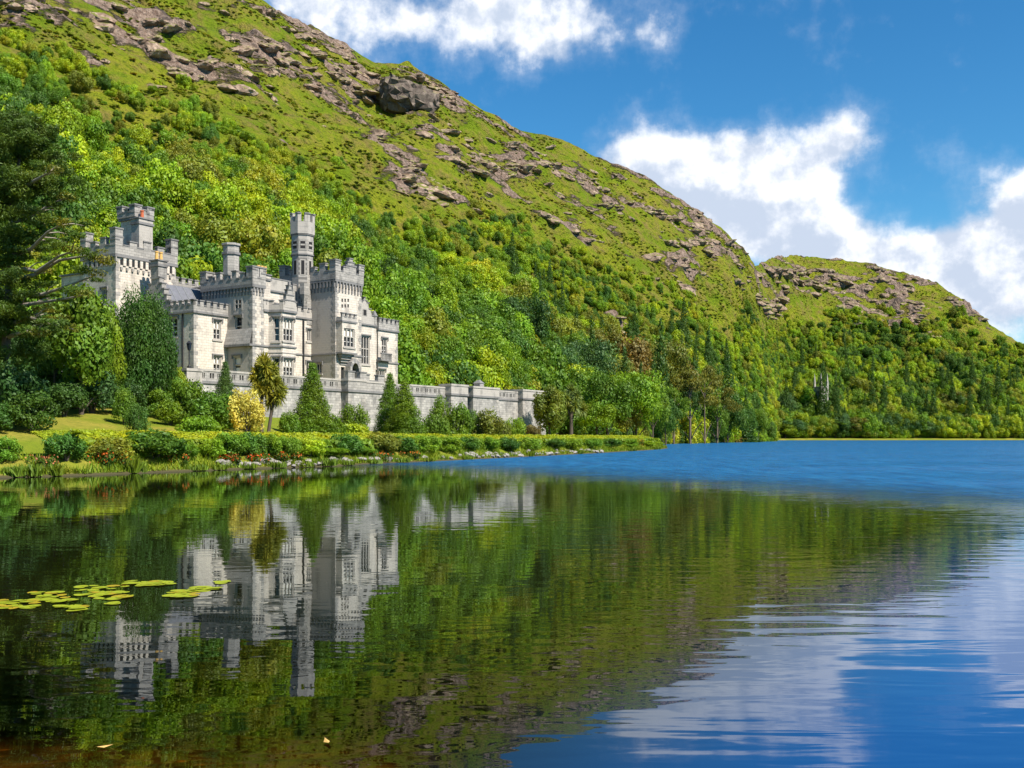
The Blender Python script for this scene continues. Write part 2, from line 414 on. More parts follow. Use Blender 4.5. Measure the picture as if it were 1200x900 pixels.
class Hill:
    def __init__(s, name, foot, ridge, nt, ns, amp, treeline, rocks, seed, prof=0.12):
        s.treeline = treeline
        k = np.linspace(0, 1, len(foot)); kr = np.linspace(0, 1, len(ridge)); t = np.linspace(0, 1, nt)
        F = np.array(foot, float); R = np.array([(X_at(a, c), c, Z_at(b, c)) for a, b, c in ridge])
        # parametrise both curves by the index of the pairing
        fx, fy = np.interp(t, k, F[:, 0]), np.interp(t, k, F[:, 1])
        fz = ground_z(fx, fy)-0.6
        rx, ry, rz = (np.interp(t, kr, R[:, i]) for i in range(3))
        sv = np.concatenate([np.linspace(0, 1, ns), 1+np.linspace(0.02, 0.6, 12)])
        S, TT = np.meshgrid(sv, t, indexing='ij')
        x = fx+(rx-fx)*S; y = fy+(ry-fy)*S
        g = np.where(S <= 1, S*(1-prof)+prof*S*S, 1-(S-1)*1.1-(S-1)**2*0.6)
        z = fz+(rz-fz)*g
        fade = sstep(S, 0.0, 0.12)*(1-0.72*sstep(S, 0.8, 1.0))
        d = amp*(0.75*fbm(x/75, y/75+z/90, 3, seed)+0.42*fbm(x/26, y/26+z/30, 3, seed+3))*fade
        rk = s.rockmask(x, y, z, S, rocks, seed)
        st = fbm(x/30+z/14, z/7.5, 3, seed+9)                    # benches and small cliffs where the rock shows
        d = d+rk*(2.6*np.abs(st)+1.6*np.abs(fbm(x/9, z/6+y/9, 3, seed+11)))*sstep(S, 0, .1)
        d = d+0.7*fbm(x/8, y/8+z/8, 2, seed+5)*sstep(S, 0.02, .1)
        z = z+d*0.85; y = y-d*0.45
        s.x, s.y, s.z, s.S, s.rk = x, y, z, S, rk
        V = np.stack([x, y, z], -1).reshape(-1, 3); n2 = nt
        i = (np.arange(nt-1)[None, :]+n2*np.arange(len(sv)-1)[:, None]).ravel()
        me = np_mesh(name, V, np.stack([i, i+1, i+n2+1, i+n2], -1), [M['hill']], smooth=True)
        a = me.attributes.new('rock', 'FLOAT', 'POINT'); a.data.foreach_set('value', rk.ravel().astype(np.float32))
        s.o = tag(link(name, me), kind='structure')
        s.px = 600+FPX*x/np.maximum(y, 1); s.py = HOR-FPX*(z-EYE)/np.maximum(y, 1)
    def rockmask(s, x, y, z, S, rocks, seed):
        px = 600+FPX*x/np.maximum(y, 1); py = HOR-FPX*(z-EYE)/np.maximum(y, 1)
        tl = np.interp(px, [p[0] for p in s.treeline], [p[1] for p in s.treeline])
        nz = fbm(x/40, z/25+y/60, 4, seed+21)
        base = sstep(tl-py, 0, 65)*0.85
        m = base*sstep(nz, -0.30, 0.45)
        for (cx, cy, rx, ry, rot, k) in rocks:
            c, q = math.cos(math.radians(rot)), math.sin(math.radians(rot))
            dx, dy = px-cx, py-cy; a = (dx*c+dy*q)/rx; b = (-dx*q+dy*c)/ry
            m = np.maximum(m, k*sstep(a*a+b*b-0.9*nz, 1.5, 0.35))
        m = m*sstep(fbm(x/17+z/30, z/7+y/50, 3, seed+33), -0.42, 0.30)
        return np.clip(m, 0, 1)*sstep(S, 0.05, 0.2)
    def sample(s, n, r, smax=0.995):
        """Random points on the visible slope, about even in area."""
        ns, nt = s.x.shape
        ax = np.stack([s.x, s.y, s.z], -1)
        e1 = ax[1:, :-1]-ax[:-1, :-1]; e2 = ax[:-1, 1:]-ax[:-1, :-1]
        A = np.linalg.norm(np.cross(e1, e2), axis=-1); A[s.S[:-1, :-1] > smax] = 0
        pr = A.ravel()/A.sum(); idx = r.choice(len(pr), n, p=pr)
        i, j = np.unravel_index(idx, A.shape); u, v = r.random(n)[:, None], r.random(n)[:, None]
        p = ax[i, j]*(1-u)*(1-v)+ax[i+1, j]*u*(1-v)+ax[i, j+1]*(1-u)*v+ax[i+1, j+1]*u*v
        return p, s.S[i, j], s.rk[i, j]
TREELINE = [(-400, -60), (0, 45), (60, 75), (130, 105), (220, 120), (300, 150), (380, 185), (440, 240), (520, 255), (600, 255), (660, 295), (720, 325), (800, 350), (850, 372),
            (900, 395), (960, 372), (1020, 360), (1080, 385), (1120, 375), (1160, 395), (1200, 418), (1500, 480)]
hill = Hill('hill',
    [(-330, 20), (-150, 72), (-80, 104), (-60, 122), (-46, 142), (-36, 156), (-28, 165), (-18, 176), (-8, 192), (2, 210), (12, 230), (24, 255), (36, 280), (47, 305), (58, 330),
     (68, 352), (78, 375), (88, 398), (98, 420), (108, 440), (122, 470), (140, 540)],
    [(-1600, -900, 260), (-800, -470, 310), (-250, -230, 360), (60, -110, 400), (250, -35, 422), (310, 0, 430), (345, 28, 437), (375, 38, 445), (440, 73, 458), (480, 74, 467), (510, 92, 474),
     (545, 117, 480), (600, 147, 495), (660, 165, 508), (700, 182, 520), (760, 210, 537), (800, 235, 550), (845, 265, 565), (870, 291, 580), (884, 312, 600), (900, 360, 650), (915, 430, 710)],
    520, 230, 9.0, TREELINE,
    [(480, 200, 62, 26, 35, 1), (520, 228, 40, 14, 30, .9), (430, 140, 90, 16, 35, .85), (330, 75, 110, 18, 38, .85), (180, 50, 110, 22, 15, .9), (60, 40, 90, 18, 30, .8), (400, 75, 60, 18, 38, .9),
     (600, 190, 90, 12, 32, .8), (690, 225, 90, 14, 32, .8), (640, 262, 70, 8, 32, .8), (800, 315, 20, 22, 40, .95), (845, 285, 38, 16, 38, 1), (770, 250, 60, 9, 30, .8), (480, 95, 40, 22, 20, 1),
     (530, 120, 40, 12, 35, .9), (700, 370, 12, 50, -35, .7), (310, 168, 24, 7, 10, .8), (350, 130, 40, 10, 30, .8), (90, 15, 110, 14, 20, .7)], 41)
hill_far = Hill('far_hill',
    [(96, 428), (104, 445), (112, 470), (118, 520), (128, 580), (150, 632), (185, 640), (220, 643), (260, 646), (300, 648), (340, 650), (390, 652), (460, 655), (560, 655)],
    [(872, 318, 690), (884, 311, 700), (902, 304, 740), (925, 299, 800), (950, 300, 830), (985, 303, 830), (1022, 310, 830), (1060, 318, 830), (1100, 333, 815), (1130, 352, 800), (1165, 384, 780),
     (1200, 409, 770), (1270, 455, 755), (1400, 505, 745)],
    330, 150, 10.0, TREELINE,
    [(960, 325, 60, 14, 10, .95), (1000, 345, 50, 16, 25, 1), (1040, 340, 40, 22, 40, 1), (1075, 365, 40, 12, 50, 1), (1050, 322, 50, 10, 12, .9), (930, 345, 36, 12, -10, .85), (985, 300, 40, 6, 0, .9),
     (905, 365, 26, 7, -35, .8), (1130, 352, 26, 12, 45, .9), (1020, 372, 40, 8, 15, .8), (1155, 378, 16, 10, 45, .9)], 77)

# --- land far beyond, lake bed, water
def plane(name, x0, y0, x1, y1, z, mat, kind='structure'):
    me = np_mesh(name, [(x0, y0, z), (x1, y0, z), (x1, y1, z), (x0, y1, z)], [(0, 1, 2, 3)], [mat]); return tag(link(name, me), kind=kind)
plane('terrain', -9000, -9000, 9000, 9000, -9.0, M['lawn'])

def bed_mesh():
    xs = np.concatenate([np.arange(-60, -14, 2.0), np.arange(-14, 14, 0.2), np.arange(14, 60, 2.0)]); ys = np.concatenate([np.arange(-12, 3, 2.0), np.arange(3, 22, 0.2), np.arange(22, 46, 2.0)])
    Xg, Yg = np.meshgrid(xs, ys)
    depth = 0.55+0.16*np.maximum(0, Yg-5)+0.20*np.maximum(0, Xg+1.5)
    Zg = -np.minimum(depth, 4.0)+0.05*fbm(Xg*0.9, Yg*0.9, 4, 3)
    V = np.stack([Xg, Yg, Zg], -1).reshape(-1, 3); nx = len(xs); i = (np.arange(nx-1)[None, :]+nx*np.arange(len(ys)-1)[:, None]).ravel()
    m, T, out = new_mat('peaty_bed')
    pos = T.node('ShaderNodeNewGeometry').outputs['Position']
    vo = T.node('ShaderNodeTexVoronoi'); T.put(vo.inputs['Vector'], T.vmap(pos, (1, 1, 0.2))); vo.inputs['Scale'].default_value = 3.2
    n = T.noise(pos, 1.1, 5, 0.65)
    c = T.mix(T.ss(n, 0.4, 0.7), (0.07, 0.045, 0.012, 1), (0.24, 0.135, 0.03, 1))
    c = T.mix(T.math('MULTIPLY', T.ss(vo.outputs['Distance'], 0.30, 0.12), T.ss(n, 0.48, 0.62)), c, (0.55, 0.26, 0.05, 1))
    principled(T, out, c, 0.9, T.bump(vo.outputs['Distance'], 0.5, 0.05), 0.1)
    return np_mesh('lake_bed', V, np.stack([i, i+1, i+nx+1, i+nx], -1), [m], smooth=True)
tag(link('lake_bed', bed_mesh()), kind='structure')

def water_mat():
    m, T, out = new_mat('lake_water')
    pos = T.node('ShaderNodeNewGeometry').outputs['Position']
    sx = T.node('ShaderNodeSeparateXYZ'); T.put(sx.inputs[0], pos)
    x, y = sx.outputs[0], sx.outputs[1]
    # breeze-ruffled water beyond a slanting line, calm lee water nearer
    wob = T.noise(T.vmap(pos, (0.05, 0.05, 1)), 1.0, 4, 0.6)
    line = T.math('ADD', T.math('ADD', T.math('MULTIPLY', x, 1.75), y), T.math('ADD', T.math('MULTIPLY', T.math('SUBTRACT', wob, 0.5), 26.0), T.math('MULTIPLY', T.math('SUBTRACT', T.noise(T.vmap(pos, (0.55, 3.2, 1), (0, 0, 0.1)), 1.0, 5, 0.7), 0.5), 46.0)))   # y + 1.75 x
    breeze = T.ss(line, 44.0, 86.0)
    # short waves, elongated across the view, plus cat's-paw patches
    w1 = T.noise(T.vmap(pos, (0.6, 1.7, 1), (0, 0, 0.14)), 1.0, 1, 0.45, 0.4)
    w2 = T.noise(T.vmap(pos, (1.8, 4.6, 1), (0, 0, -0.18)), 1.0, 1.5, 0.5, 0.4)
    wd = T.noise(T.vmap(pos, (0.5, 2.4, 1), (0, 0, -0.62)), 1.0, 2, 0.5, 0.5)
    patch = T.ss(T.noise(T.vmap(pos, (0.09, 0.16, 1)), 1.0, 3, 0.5), 0.35, 0.68, 0.35, 1.0)
    right = T.ss(T.math('ADD', x, T.math('MULTIPLY', y, 0.03)), -0.5, 3.0)
    h = T.math('ADD', T.math('MULTIPLY', w1, 0.9), T.math('MULTIPLY', w2, 0.26))
    h = T.math('ADD', T.math('MULTIPLY', h, patch), T.math('MULTIPLY', T.math('MULTIPLY', wd, right), 1.1))
    wr = T.noise(T.vmap(pos, (2.2, 3.6, 1)), 1.0, 4, 0.6)
    gust = T.ss(T.noise(T.vmap(pos, (0.028, 0.10, 1), (0, 0, 0.2)), 1.0, 4, 0.6), 0.36, 0.64)      # cat's paws
    n_calm = T.bump(h, 0.024, 0.26)
    hb = T.math('ADD', wr, T.math('MULTIPLY', T.noise(T.vmap(pos, (0.5, 1.3, 1)), 1.0, 3, 0.6), 1.2))
    nrm = T.bump(hb, T.math('MULTIPLY', breeze, T.math('MULTIPLY_ADD', gust, 0.35, 0.45)), 0.55, n_calm)
    rough = T.math('MULTIPLY', breeze, T.math('MULTIPLY_ADD', gust, 0.10, 0.12))
    fr = T.node('ShaderNodeFresnel'); fr.inputs['IOR'].default_value = 1.43; T.put(fr.inputs['Normal'], nrm)
    gl = T.node('ShaderNodeBsdfGlossy', distribution='GGX'); gl.inputs['Color'].default_value = (0.88, 0.95, 1, 1)
    T.put(gl.inputs['Roughness'], rough); T.put(gl.inputs['Normal'], nrm)
    df = T.node('ShaderNodeBsdfDiffuse')
    streak = T.ss(T.noise(T.vmap(pos, (0.75, 0.17, 1), (0, 0, 0.1)), 1.0, 10, 0.85), 0.33, 0.67)  # ripple sparkle painted as lighter and darker streaks of body colour
    deep = T.math('SUBTRACT', x, T.math('MULTIPLY', T.math('SUBTRACT', y, 10.0), 0.62))          # mask along the mirrored ridge, beyond it sky reflection is painted in blue
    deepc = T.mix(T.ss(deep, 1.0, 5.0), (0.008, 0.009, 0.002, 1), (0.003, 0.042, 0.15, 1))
    deepc = T.mix(breeze, deepc, T.mix(streak, (0.004, 0.050, 0.145, 1), (0.016, 0.130, 0.27, 1)))  # ruffled water: high-sky reflection painted into the body colour
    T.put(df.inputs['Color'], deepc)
    tp = T.node('ShaderNodeBsdfTransparent'); tp.inputs['Color'].default_value = (0.92, 0.74, 0.38, 1)
    shallow = T.math('MULTIPLY', T.ss(y, 13.0, 8.0), T.ss(x, 1.2, -1.5))
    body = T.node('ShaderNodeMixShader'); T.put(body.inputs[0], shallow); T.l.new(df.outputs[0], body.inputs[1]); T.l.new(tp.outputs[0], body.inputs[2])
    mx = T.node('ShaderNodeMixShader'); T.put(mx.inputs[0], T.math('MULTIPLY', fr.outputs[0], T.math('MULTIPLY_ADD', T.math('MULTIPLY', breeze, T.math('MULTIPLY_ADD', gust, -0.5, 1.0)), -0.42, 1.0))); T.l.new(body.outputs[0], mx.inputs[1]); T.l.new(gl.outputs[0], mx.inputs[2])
    T.l.new(mx.outputs[0], out.inputs[0]); return m
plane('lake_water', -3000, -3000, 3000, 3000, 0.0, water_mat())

# ------------------------------------------------------------------ castle
# castle axes: u runs along the lake front away from the camera, w points out to the lake; in the meshes x = u, y = -w
OX, OY = -27.0, 115.0
_l = math.hypot(0.52, 0.854); UX, UY = 0.52/_l, 0.854/_l
RZ = math.atan2(UY, UX)
def cw(u, w, z=0.0): return Vector((OX+u*UX+w*UY, OY+u*UY-w*UX, z))
def uz(px, py, w):
    k = (px-600)/FPX; x0, y0 = OX+w*UY, OY-w*UX
    u = (k*y0-x0)/(UX-k*UY); return u, EYE+(HOR-py)/FPX*(y0+u*UY)
def wz(px, py, u):
    k = (px-600)/FPX; x0, y0 = OX+u*UX, OY+u*UY
    w = (k*y0-x0)/(UY+k*UX); return w, EYE+(HOR-py)/FPX*(y0-w*UX)
Z0 = 7.8
STONE = [M['ashlar'], M['granite'], M['dressing'], M['band'], M['dark']]      # slots 0..4

def panel(mb, a, b, z0, z1, openings=(), m=0, depth=0.32):
    """Wall sheet from a=(u,w) to b with real openings; outward is to the right of a->b seen from above in (u,w) flipped space."""
    L = math.hypot(b[0]-a[0], b[1]-a[1]); du, dw = (b[0]-a[0])/L, (b[1]-a[1])/L
    nu, nw = -dw, du                                   # outward for front walls walked in +u: +w
    us = sorted({0.0, L, *[v for o in openings for v in o[:2]]}); zs = sorted({z0, z1, *[v for o in openings for v in o[2:4]]})
    def pt(t, z, d=0.0): return (a[0]+du*t-nu*d, -(a[1]+dw*t-nw*d), z)
    for i in range(len(us)-1):
        for j in range(len(zs)-1):
            cu, cz = (us[i]+us[i+1])/2, (zs[j]+zs[j+1])/2
            if any(o[0] < cu < o[1] and o[2] < cz < o[3] for o in openings): continue
            mb.add([pt(us[i], zs[j]), pt(us[i+1], zs[j]), pt(us[i+1], zs[j+1]), pt(us[i], zs[j+1])], [(0, 1, 2, 3)], m)
    for o in openings:
        c = [pt(o[0], o[2]), pt(o[1], o[2]), pt(o[1], o[3]), pt(o[0], o[3])]; d = [pt(o[0], o[2], depth), pt(o[1], o[2], depth), pt(o[1], o[3], depth), pt(o[0], o[3], depth)]
        for k in range(4): mb.add([c[k], c[(k+1) % 4], d[(k+1) % 4], d[k]], [(0, 3, 2, 1)], 2)
        if len(o) > 4 and o[4] == 'hole': mb.add(d, [(0, 1, 2, 3)], 4)

def window(parent, a, b, o, lights=2, transom=True, blind=0, hood=True, name='window', depth=0.32):
    """Stone mullioned window filling the opening o of the wall a->b: glass, mullions, sill and label moulding."""
    L = math.hypot(b[0]-a[0], b[1]-a[1]); du, dw = (b[0]-a[0])/L, (b[1]-a[1])/L; nu, nw = -dw, du
    mb = MB()
    def bx(t0, t1, z0, z1, d0, d1, m):
        vs = []
        for z in (z0, z1):
            for t, d in ((t0, d0), (t1, d0), (t1, d1), (t0, d1)): vs.append((a[0]+du*t+nu*d, -(a[1]+dw*t+nw*d), z))
        mb.add(vs, [(0, 1, 2, 3), (7, 6, 5, 4), (0, 4, 5, 1), (1, 5, 6, 2), (2, 6, 7, 3), (3, 7, 4, 0)], m)
    t0, t1, z0, z1 = o[:4]; W, Hh = t1-t0, z1-z0
    bx(t0, t1, z0, z1, -depth-0.03, -depth+0.02, 1)
    if blind & 1: bx(t0+.05, t1-.05, z0+Hh*0.5, z1-.05, -depth+0.024, -depth+0.034, 3)
    if blind & 2: bx(t0+.05, t1-.05, z0+.05, z0+Hh*0.42, -depth+0.024, -depth+0.034, 3)
    fw = 0.13
    for k in range(lights+1):
        c = t0+W*k/lights; c = min(max(c, t0+fw/2), t1-fw/2)
        bx(c-fw/2, c+fw/2, z0, z1, -depth+0.035, -0.10, 0)
    for zz in ([z0+fw/2, z1-fw/2]+([z0+Hh*0.56] if transom else [])):
        bx(t0, t1, zz-fw/2, zz+fw/2, -depth+0.037, -0.104, 0)
    # sash bars
    for k in range(lights):
        q0 = t0+W*k/lights+fw/2; q1 = t0+W*(k+1)/lights-fw/2
        bx(q0, q1, z0+Hh*0.28, z0+Hh*0.28+.05, -depth+.036, -depth+.07, 2)
    bx(t0-.18, t1+.18, z0-.20, z0-.003, -0.1, 0.12, 0)
    if hood:
        bx(t0-.22, t1+.22, z1+.10, z1+.24, 0.003, 0.16, 4); bx(t0-.22, t0-.08, z1-.25, z1+.10, 0.003, 0.14, 4); bx(t1+.08, t1+.22, z1-.25, z1+.10, 0.003, 0.14, 4)
    return mb.build(name, [M['dressing'], M['glass'], M['wood_white'], M['blind'], M['band']], parent)

def quoins(mb, u, w, z0, z1, su, sw):
    """Dark corner stones, long and short, standing 25 mm proud; su, sw say which way the walls run from the corner."""
    k = 0; z = z0
    while z < z1-0.3:
        h = 0.40; lu, lw = (0.58, 0.36) if k % 2 else (0.36, 0.58)
        if random.random() > 0.12:
            mb.box((u-su*.025, -(w-sw*.025), z+.01), (u+su*lu, -(w+sw*lw), z+h-.01), 1 if random.random() < .7 else 2)
        z += h; k += 1

def ring(mb, u0, u1, wb, wf, z0, z1, p, m=3, t=0.5):
    """Projecting moulding round a block: four bars butted at the corners."""
    mb.box((u0-p, -(wf+p), z0), (u1+p, -(wf-t), z1), m); mb.box((u0-p, -(wb+t), z0), (u1+p, -(wb-p), z1), m)
    mb.box((u0-p, -(wf-t), z0), (u0+t, -(wb+t), z1), m); mb.box((u1-t, -(wf-t), z0), (u1+p, -(wb+t), z1), m)

def merlon_run(mb, a, b, z, h, width, gap, t, m=1, stepped=False, cap=3):
    L = math.hypot(b[0]-a[0], b[1]-a[1]); du, dw = (b[0]-a[0])/L, (b[1]-a[1])/L; nu, nw = -dw, du
    n = max(2, round((L-width)/(width+gap))+1); step = (L-width)/(n-1)
    def bx(t0, t1, d0, d1, z0, z1, mm):
        vs = [(a[0]+du*tt+nu*d, -(a[1]+dw*tt+nw*d), zz) for zz in (z0, z1) for tt, d in ((t0, d0), (t1, d0), (t1, d1), (t0, d1))]
        mb.add(vs, [(0, 1, 2, 3), (7, 6, 5, 4), (0, 4, 5, 1), (1, 5, 6, 2), (2, 6, 7, 3), (3, 7, 4, 0)], mm)
    for i in range(n):
        s = i*step; hh = h*(1.0 if (not stepped or i % 2 == 0) else 0.62)
        bx(s, s+width, -t, 0, z-.02, z+hh, m); bx(s-.07, s+width+.07, -t-.07, .07, z+hh, z+hh+.14, cap)
        if i < n-1: bx(s+width, s+step, -t-.05, .05, z-.01, z+.12, cap)

def parapet(parent, u0, u1, wb, wf, z, base=0.7, mer=0.75, width=0.8, gap=0.6, t=0.4, stepped=False, p=0.18, m=1, corner=None, arcade=False):
    mb = MB()
    e = p-0.02
    # solid base walls, butted
    mb.box((u0-e, -(wf+e), z), (u1+e, -(wf+e-t), z+base), m); mb.box((u0-e, -(wb-e+t), z), (u1+e, -(wb-e), z+base), m)
    mb.box((u0-e, -(wf+e-t), z), (u0-e+t, -(wb-e+t), z+base), m); mb.box((u1+e-t, -(wf+e-t), z), (u1+e, -(wb-e+t), z+base), m)
    for a, b in (((u0-e, wf+e), (u1+e, wf+e)), ((u1+e, wf+e), (u1+e, wb-e)), ((u1+e, wb-e), (u0-e, wb-e)), ((u0-e, wb-e), (u0-e, wf+e))):
        # walk so that the inside is behind: the run's outward normal is left of a->b in (u,w)
        merlon_run(mb, a, b, z+base, mer, width, gap, t, m, stepped)
    if corner:
        for cu, cv in ((u0-e, wf+e), (u1+e, wf+e), (u0-e, wb-e), (u1+e, wb-e)):
            su = 1 if cu < (u0+u1)/2 else -1; sw_ = 1 if cv < (wb+wf)/2 else -1
            mb.box((cu-su*.03, -(cv-sw_*.03), z+base-.05), (cu+su*.95, -(cv+sw_*.95), z+base+corner), m); mb.box((cu-su*.1, -(cv-sw_*.1), z+base+corner), (cu+su*1.02, -(cv+sw_*1.02), z+base+corner+.16), 3)
    return mb.build('parapet', STONE, parent)

def corbels(parent, u0, u1, wb, wf, z0, z1, p=0.16, step=0.52, wdt=0.24, m=3):
    mb = MB()
    n = max(2, int((u1-u0)/step))
    for i in range(n+1):
        u = u0+(u1-u0-wdt)*i/n
        mb.box((u, -(wf-.1), z0+(z1-z0)*.45), (u+wdt, -(wf+p), z1), m); mb.box((u+.01, -(wf-.1), z0), (u+wdt-.01, -(wf+p*.5), z0+(z1-z0)*.45), m)
    n = max(2, int((wf-wb)/step))
    for s, uu in ((-1, u0), (1, u1)):
        for i in range(n+1):
            w = wb+(wf-wb-wdt)*i/n
            mb.box((uu-s*.1, -w, z0+(z1-z0)*.45), (uu+s*p, -(w+wdt), z1), m); mb.box((uu-s*.1, -w-.01, z0), (uu+s*p*.5, -(w+wdt-.01), z0+(z1-z0)*.45), m)
    return mb.build('corbel_table', STONE, parent)

def block(name, u0, u1, wb, wf, z0, z1, front=(), left=(), quoin='fl', cornice=None, strings=(), left_mat=0, front_mat=0, right=(), label=None):
    """One rectangular mass of the building with its openings, corner stones and mouldings."""
    mb = MB()
    panel(mb, (u0, wf), (u1, wf), z0, z1, front, front_mat)
    panel(mb, (u0, wb), (u0, wf), z0, z1, left, left_mat)
    panel(mb, (u1, wf), (u1, wb), z0, z1, right, 0); panel(mb, (u1, wb), (u0, wb), z0, z1, (), 0)
    mb.add([(u0, -wf, z1-.3), (u1, -wf, z1-.3), (u1, -wb, z1-.3), (u0, -wb, z1-.3)], [(0, 1, 2, 3)], 3)
    if 'f' in quoin: quoins(mb, u0, wf, z0, z1-.1, 1, -1)
    if 'r' in quoin: quoins(mb, u1, wf, z0, z1-.1, -1, -1)
    if cornice: ring(mb, u0, u1, wb, wf, z1-cornice, z1, 0.2)
    for zs in strings: ring(mb, u0, u1, wb, wf, zs, zs+.18, 0.13)
    o = mb.build(name, STONE, castle)
    if label: o['label'] = label
    return o

castle = tag(empty('castle', (OX, OY, 0), RZ), 'grey and white limestone castle with crenellated towers standing on the lakeside terrace', 'castle')

def rect_f(x0, y0, x1, y1, w, u_start):
    a, zt = uz(x0, y0, w); b, _ = uz(x1, y0, w); _, zb = uz((x0+x1)/2, y1, w); return (a-u_start, b-u_start, zb, zt)
def rect_l(x0, y0, x1, y1, u, w_start):
    a, zt = wz(x0, y0, u); b, _ = wz(x1, y0, u); _, zb = wz((x0+x1)/2, y1, u); return (a-w_start, b-w_start, zb, zt)

def glaze(parent, wall, ops, **kw):
    for o in ops: window(parent, wall[0], wall[1], o, **kw)

# great square tower at the near end
AU0, AU1, AW = -14.05, -5.9, -11.3
AB = wz(97, 300, AU0)[0]
azc = uz(136, 297, AW)[1]
hole = lambda o: (*o, 'hole')
aw_l = (1.0, 2.0, 12.5, 14.8)
A = block('square_tower', AU0, AU1, AB, AW, Z0-1.5, azc, [(5.2, 6.2, 13.0, 15.0)], [aw_l, (3.4, 4.3, 17.0, 18.8)], 'fr', 0.35, (), 0)
glaze(A, ((AU0, AW), (AU1, AW)), [(5.2, 6.2, 13.0, 15.0)], lights=1)
glaze(A, ((AU0, AB), (AU0, AW)), [aw_l, (3.4, 4.3, 17.0, 18.8)], lights=2)
parapet(A, AU0, AU1, AB, AW, azc, 1.0, 0.85, 0.95, 0.75, 0.45, True, corner=1.75)
mb = MB()                                                                  # row of blind arches below the cornice
for i in range(10):
    u = AU0+0.55+i*0.74; mb.box((u, -(AW+.02), azc-1.15), (u+.34, -(AW+.035), azc-.55), 4); mb.box((u-.02, -(AW+.02), azc-1.75), (u+.22, -(AW+.2), azc-1.42), 1); mb.box((u+.36, -(AW), azc-1.25), (u+.72, -(AW+.14), azc-.36), 0)
for i in range(int((AW-AB-.9)/.8)+1):
    w = AB+0.5+i*0.8; mb.box((AU0-.02, -w, azc-1.15), (AU0-.035, -(w+.34), azc-.55), 4); mb.box((AU0-.14, -(w+.36), azc-1.25), (AU0, -(w+.74), azc-.36), 1)
mb.build('arcade', STONE, A)
# stair head rising out of it, with a chimney stack on its corner
hw_ = AW-1.4; hu0, _ = uz(158.5, 270, hw_); hu1, hz = uz(176, 268, hw_); hb_ = wz(141.5, 270, hu0)[0]
hz = uz(158, 254, hw_)[1]
Hd = block('stair_turret', hu0, hu1, hb_, hw_, azc-.2, hz, (), (), '', 0.3)
parapet(Hd, hu0, hu1, hb_, hw_, hz, 0.55, 0.55, 0.6, 0.55, 0.3, True, 0.3, corner=0.75)
def chimney(name, u0, u1, w0, w1, z0, z1, pots, parent, mat=1, pot='pot_yellow', octo=False):
    mb = MB(); cu, cv = (u0+u1)/2, (w0+w1)/2
    if octo:
        r = (u1-u0)/2; poly = [(cu+r*math.cos(math.pi/8+k*math.pi/4), -cv+r*math.sin(math.pi/8+k*math.pi/4)) for k in range(8)]
        big = [(cu+(p_[0]-cu)*1.18, -cv+(p_[1]+cv)*1.18) for p_ in poly]
        mb.prism(poly, z0, z1-1.3, mat); mb.prism(big, z1-1.3, z1-1.05, 3); mb.prism(poly, z1-1.05, z1-.25, mat); mb.prism(big, z1-.25, z1, mat)
    else:
        mb.box((u0, -w0, z0), (u1, -w1, z1-.75), mat); mb.box((u0-.12, -w0+.12, z1-.75), (u1+.12, -w1-.12, z1-.5), 3); mb.box((u0-.03, -w0+.03, z1-.5), (u1+.03, -w1-.03, z1-.12), mat); mb.box((u0-.15, -w0+.15, z1-.12), (u1+.15, -w1-.15, z1+.02), 3)
    o = mb.build(name, STONE, parent)
    for k in range(pots):
        q = MB(); pu = u0+(u1-u0)*(k+.5)/pots if pots else cu
        ring_ = lambda r: [(pu+r*math.cos(a*math.pi/5), -cv+r*math.sin(a*math.pi/5)) for a in range(10)]
        q.prism(ring_(.21), z1+.02, z1+.85, 0, 0.8); q.prism(ring_(.22), z1+.85, z1+1.0, 0)
        q.build('chimney_pot', M[pot], o)
    return o
cu0, cz = uz(163, 265, AW+.05); cu1, _ = uz(179, 265, AW+.05)
chimney('chimney_stack', cu0, cu1, AW-1.3, AW+.05, azc+.05, uz(170, 256, AW)[1], 1, castle, 2, 'pot_red')

# lower block behind the great tower
lz = wz(84, 321, AU0+.6)[1]; lb = wz(72, 330, AU0+.6)[0]
Lb = block('side_range', AU0+.6, AU1-1, lb, AB-.02, Z0-1.5, lz, (), [(1.2, 2.2, 12.6, 14.6)], '', 0.2); glaze(Lb, ((AU0+.6, lb), (AU0+.6, AB-.02)), [(1.2, 2.2, 12.6, 14.6)], lights=2)
# low wing with its crow-stepped gable
WU0, WU1, WW, WB = -10.77, -5.0, -2.5, -13.0
wzc = uz(227, 364, WW)[1]
wf_ops = [rect_f(250, 375, 259, 398, WW, WU0), rect_f(250, 417, 259, 438, WW, WU0)]
wl_ops = [rect_l(196, 373, 208, 395, WU0, WB), rect_l(197, 415, 208, 434, WU0, WB)]
Wg = block('wing', WU0, WU1, WB, WW, Z0-1.0, wzc, wf_ops, wl_ops, 'f', 0.22)
glaze(Wg, ((WU0, WW), (WU1, WW)), wf_ops, lights=2, blind=1)
glaze(Wg, ((WU0, WB), (WU0, WW)), wl_ops, lights=2)
parapet(Wg, WU0, WU1, WB, WW, wzc, 0.62, 0.5, 0.5, 0.42, 0.3, False, 0.14)
gc = (wz(168, 400, WU0)[0]+wz(199, 400, WU0)[0])/2; gh = abs(wz(199, 400, WU0)[0]-wz(168, 400, WU0)[0])/2+0.2
mb = MB(); gtop = uz(183, 326, -8.7)[1]; n = 6
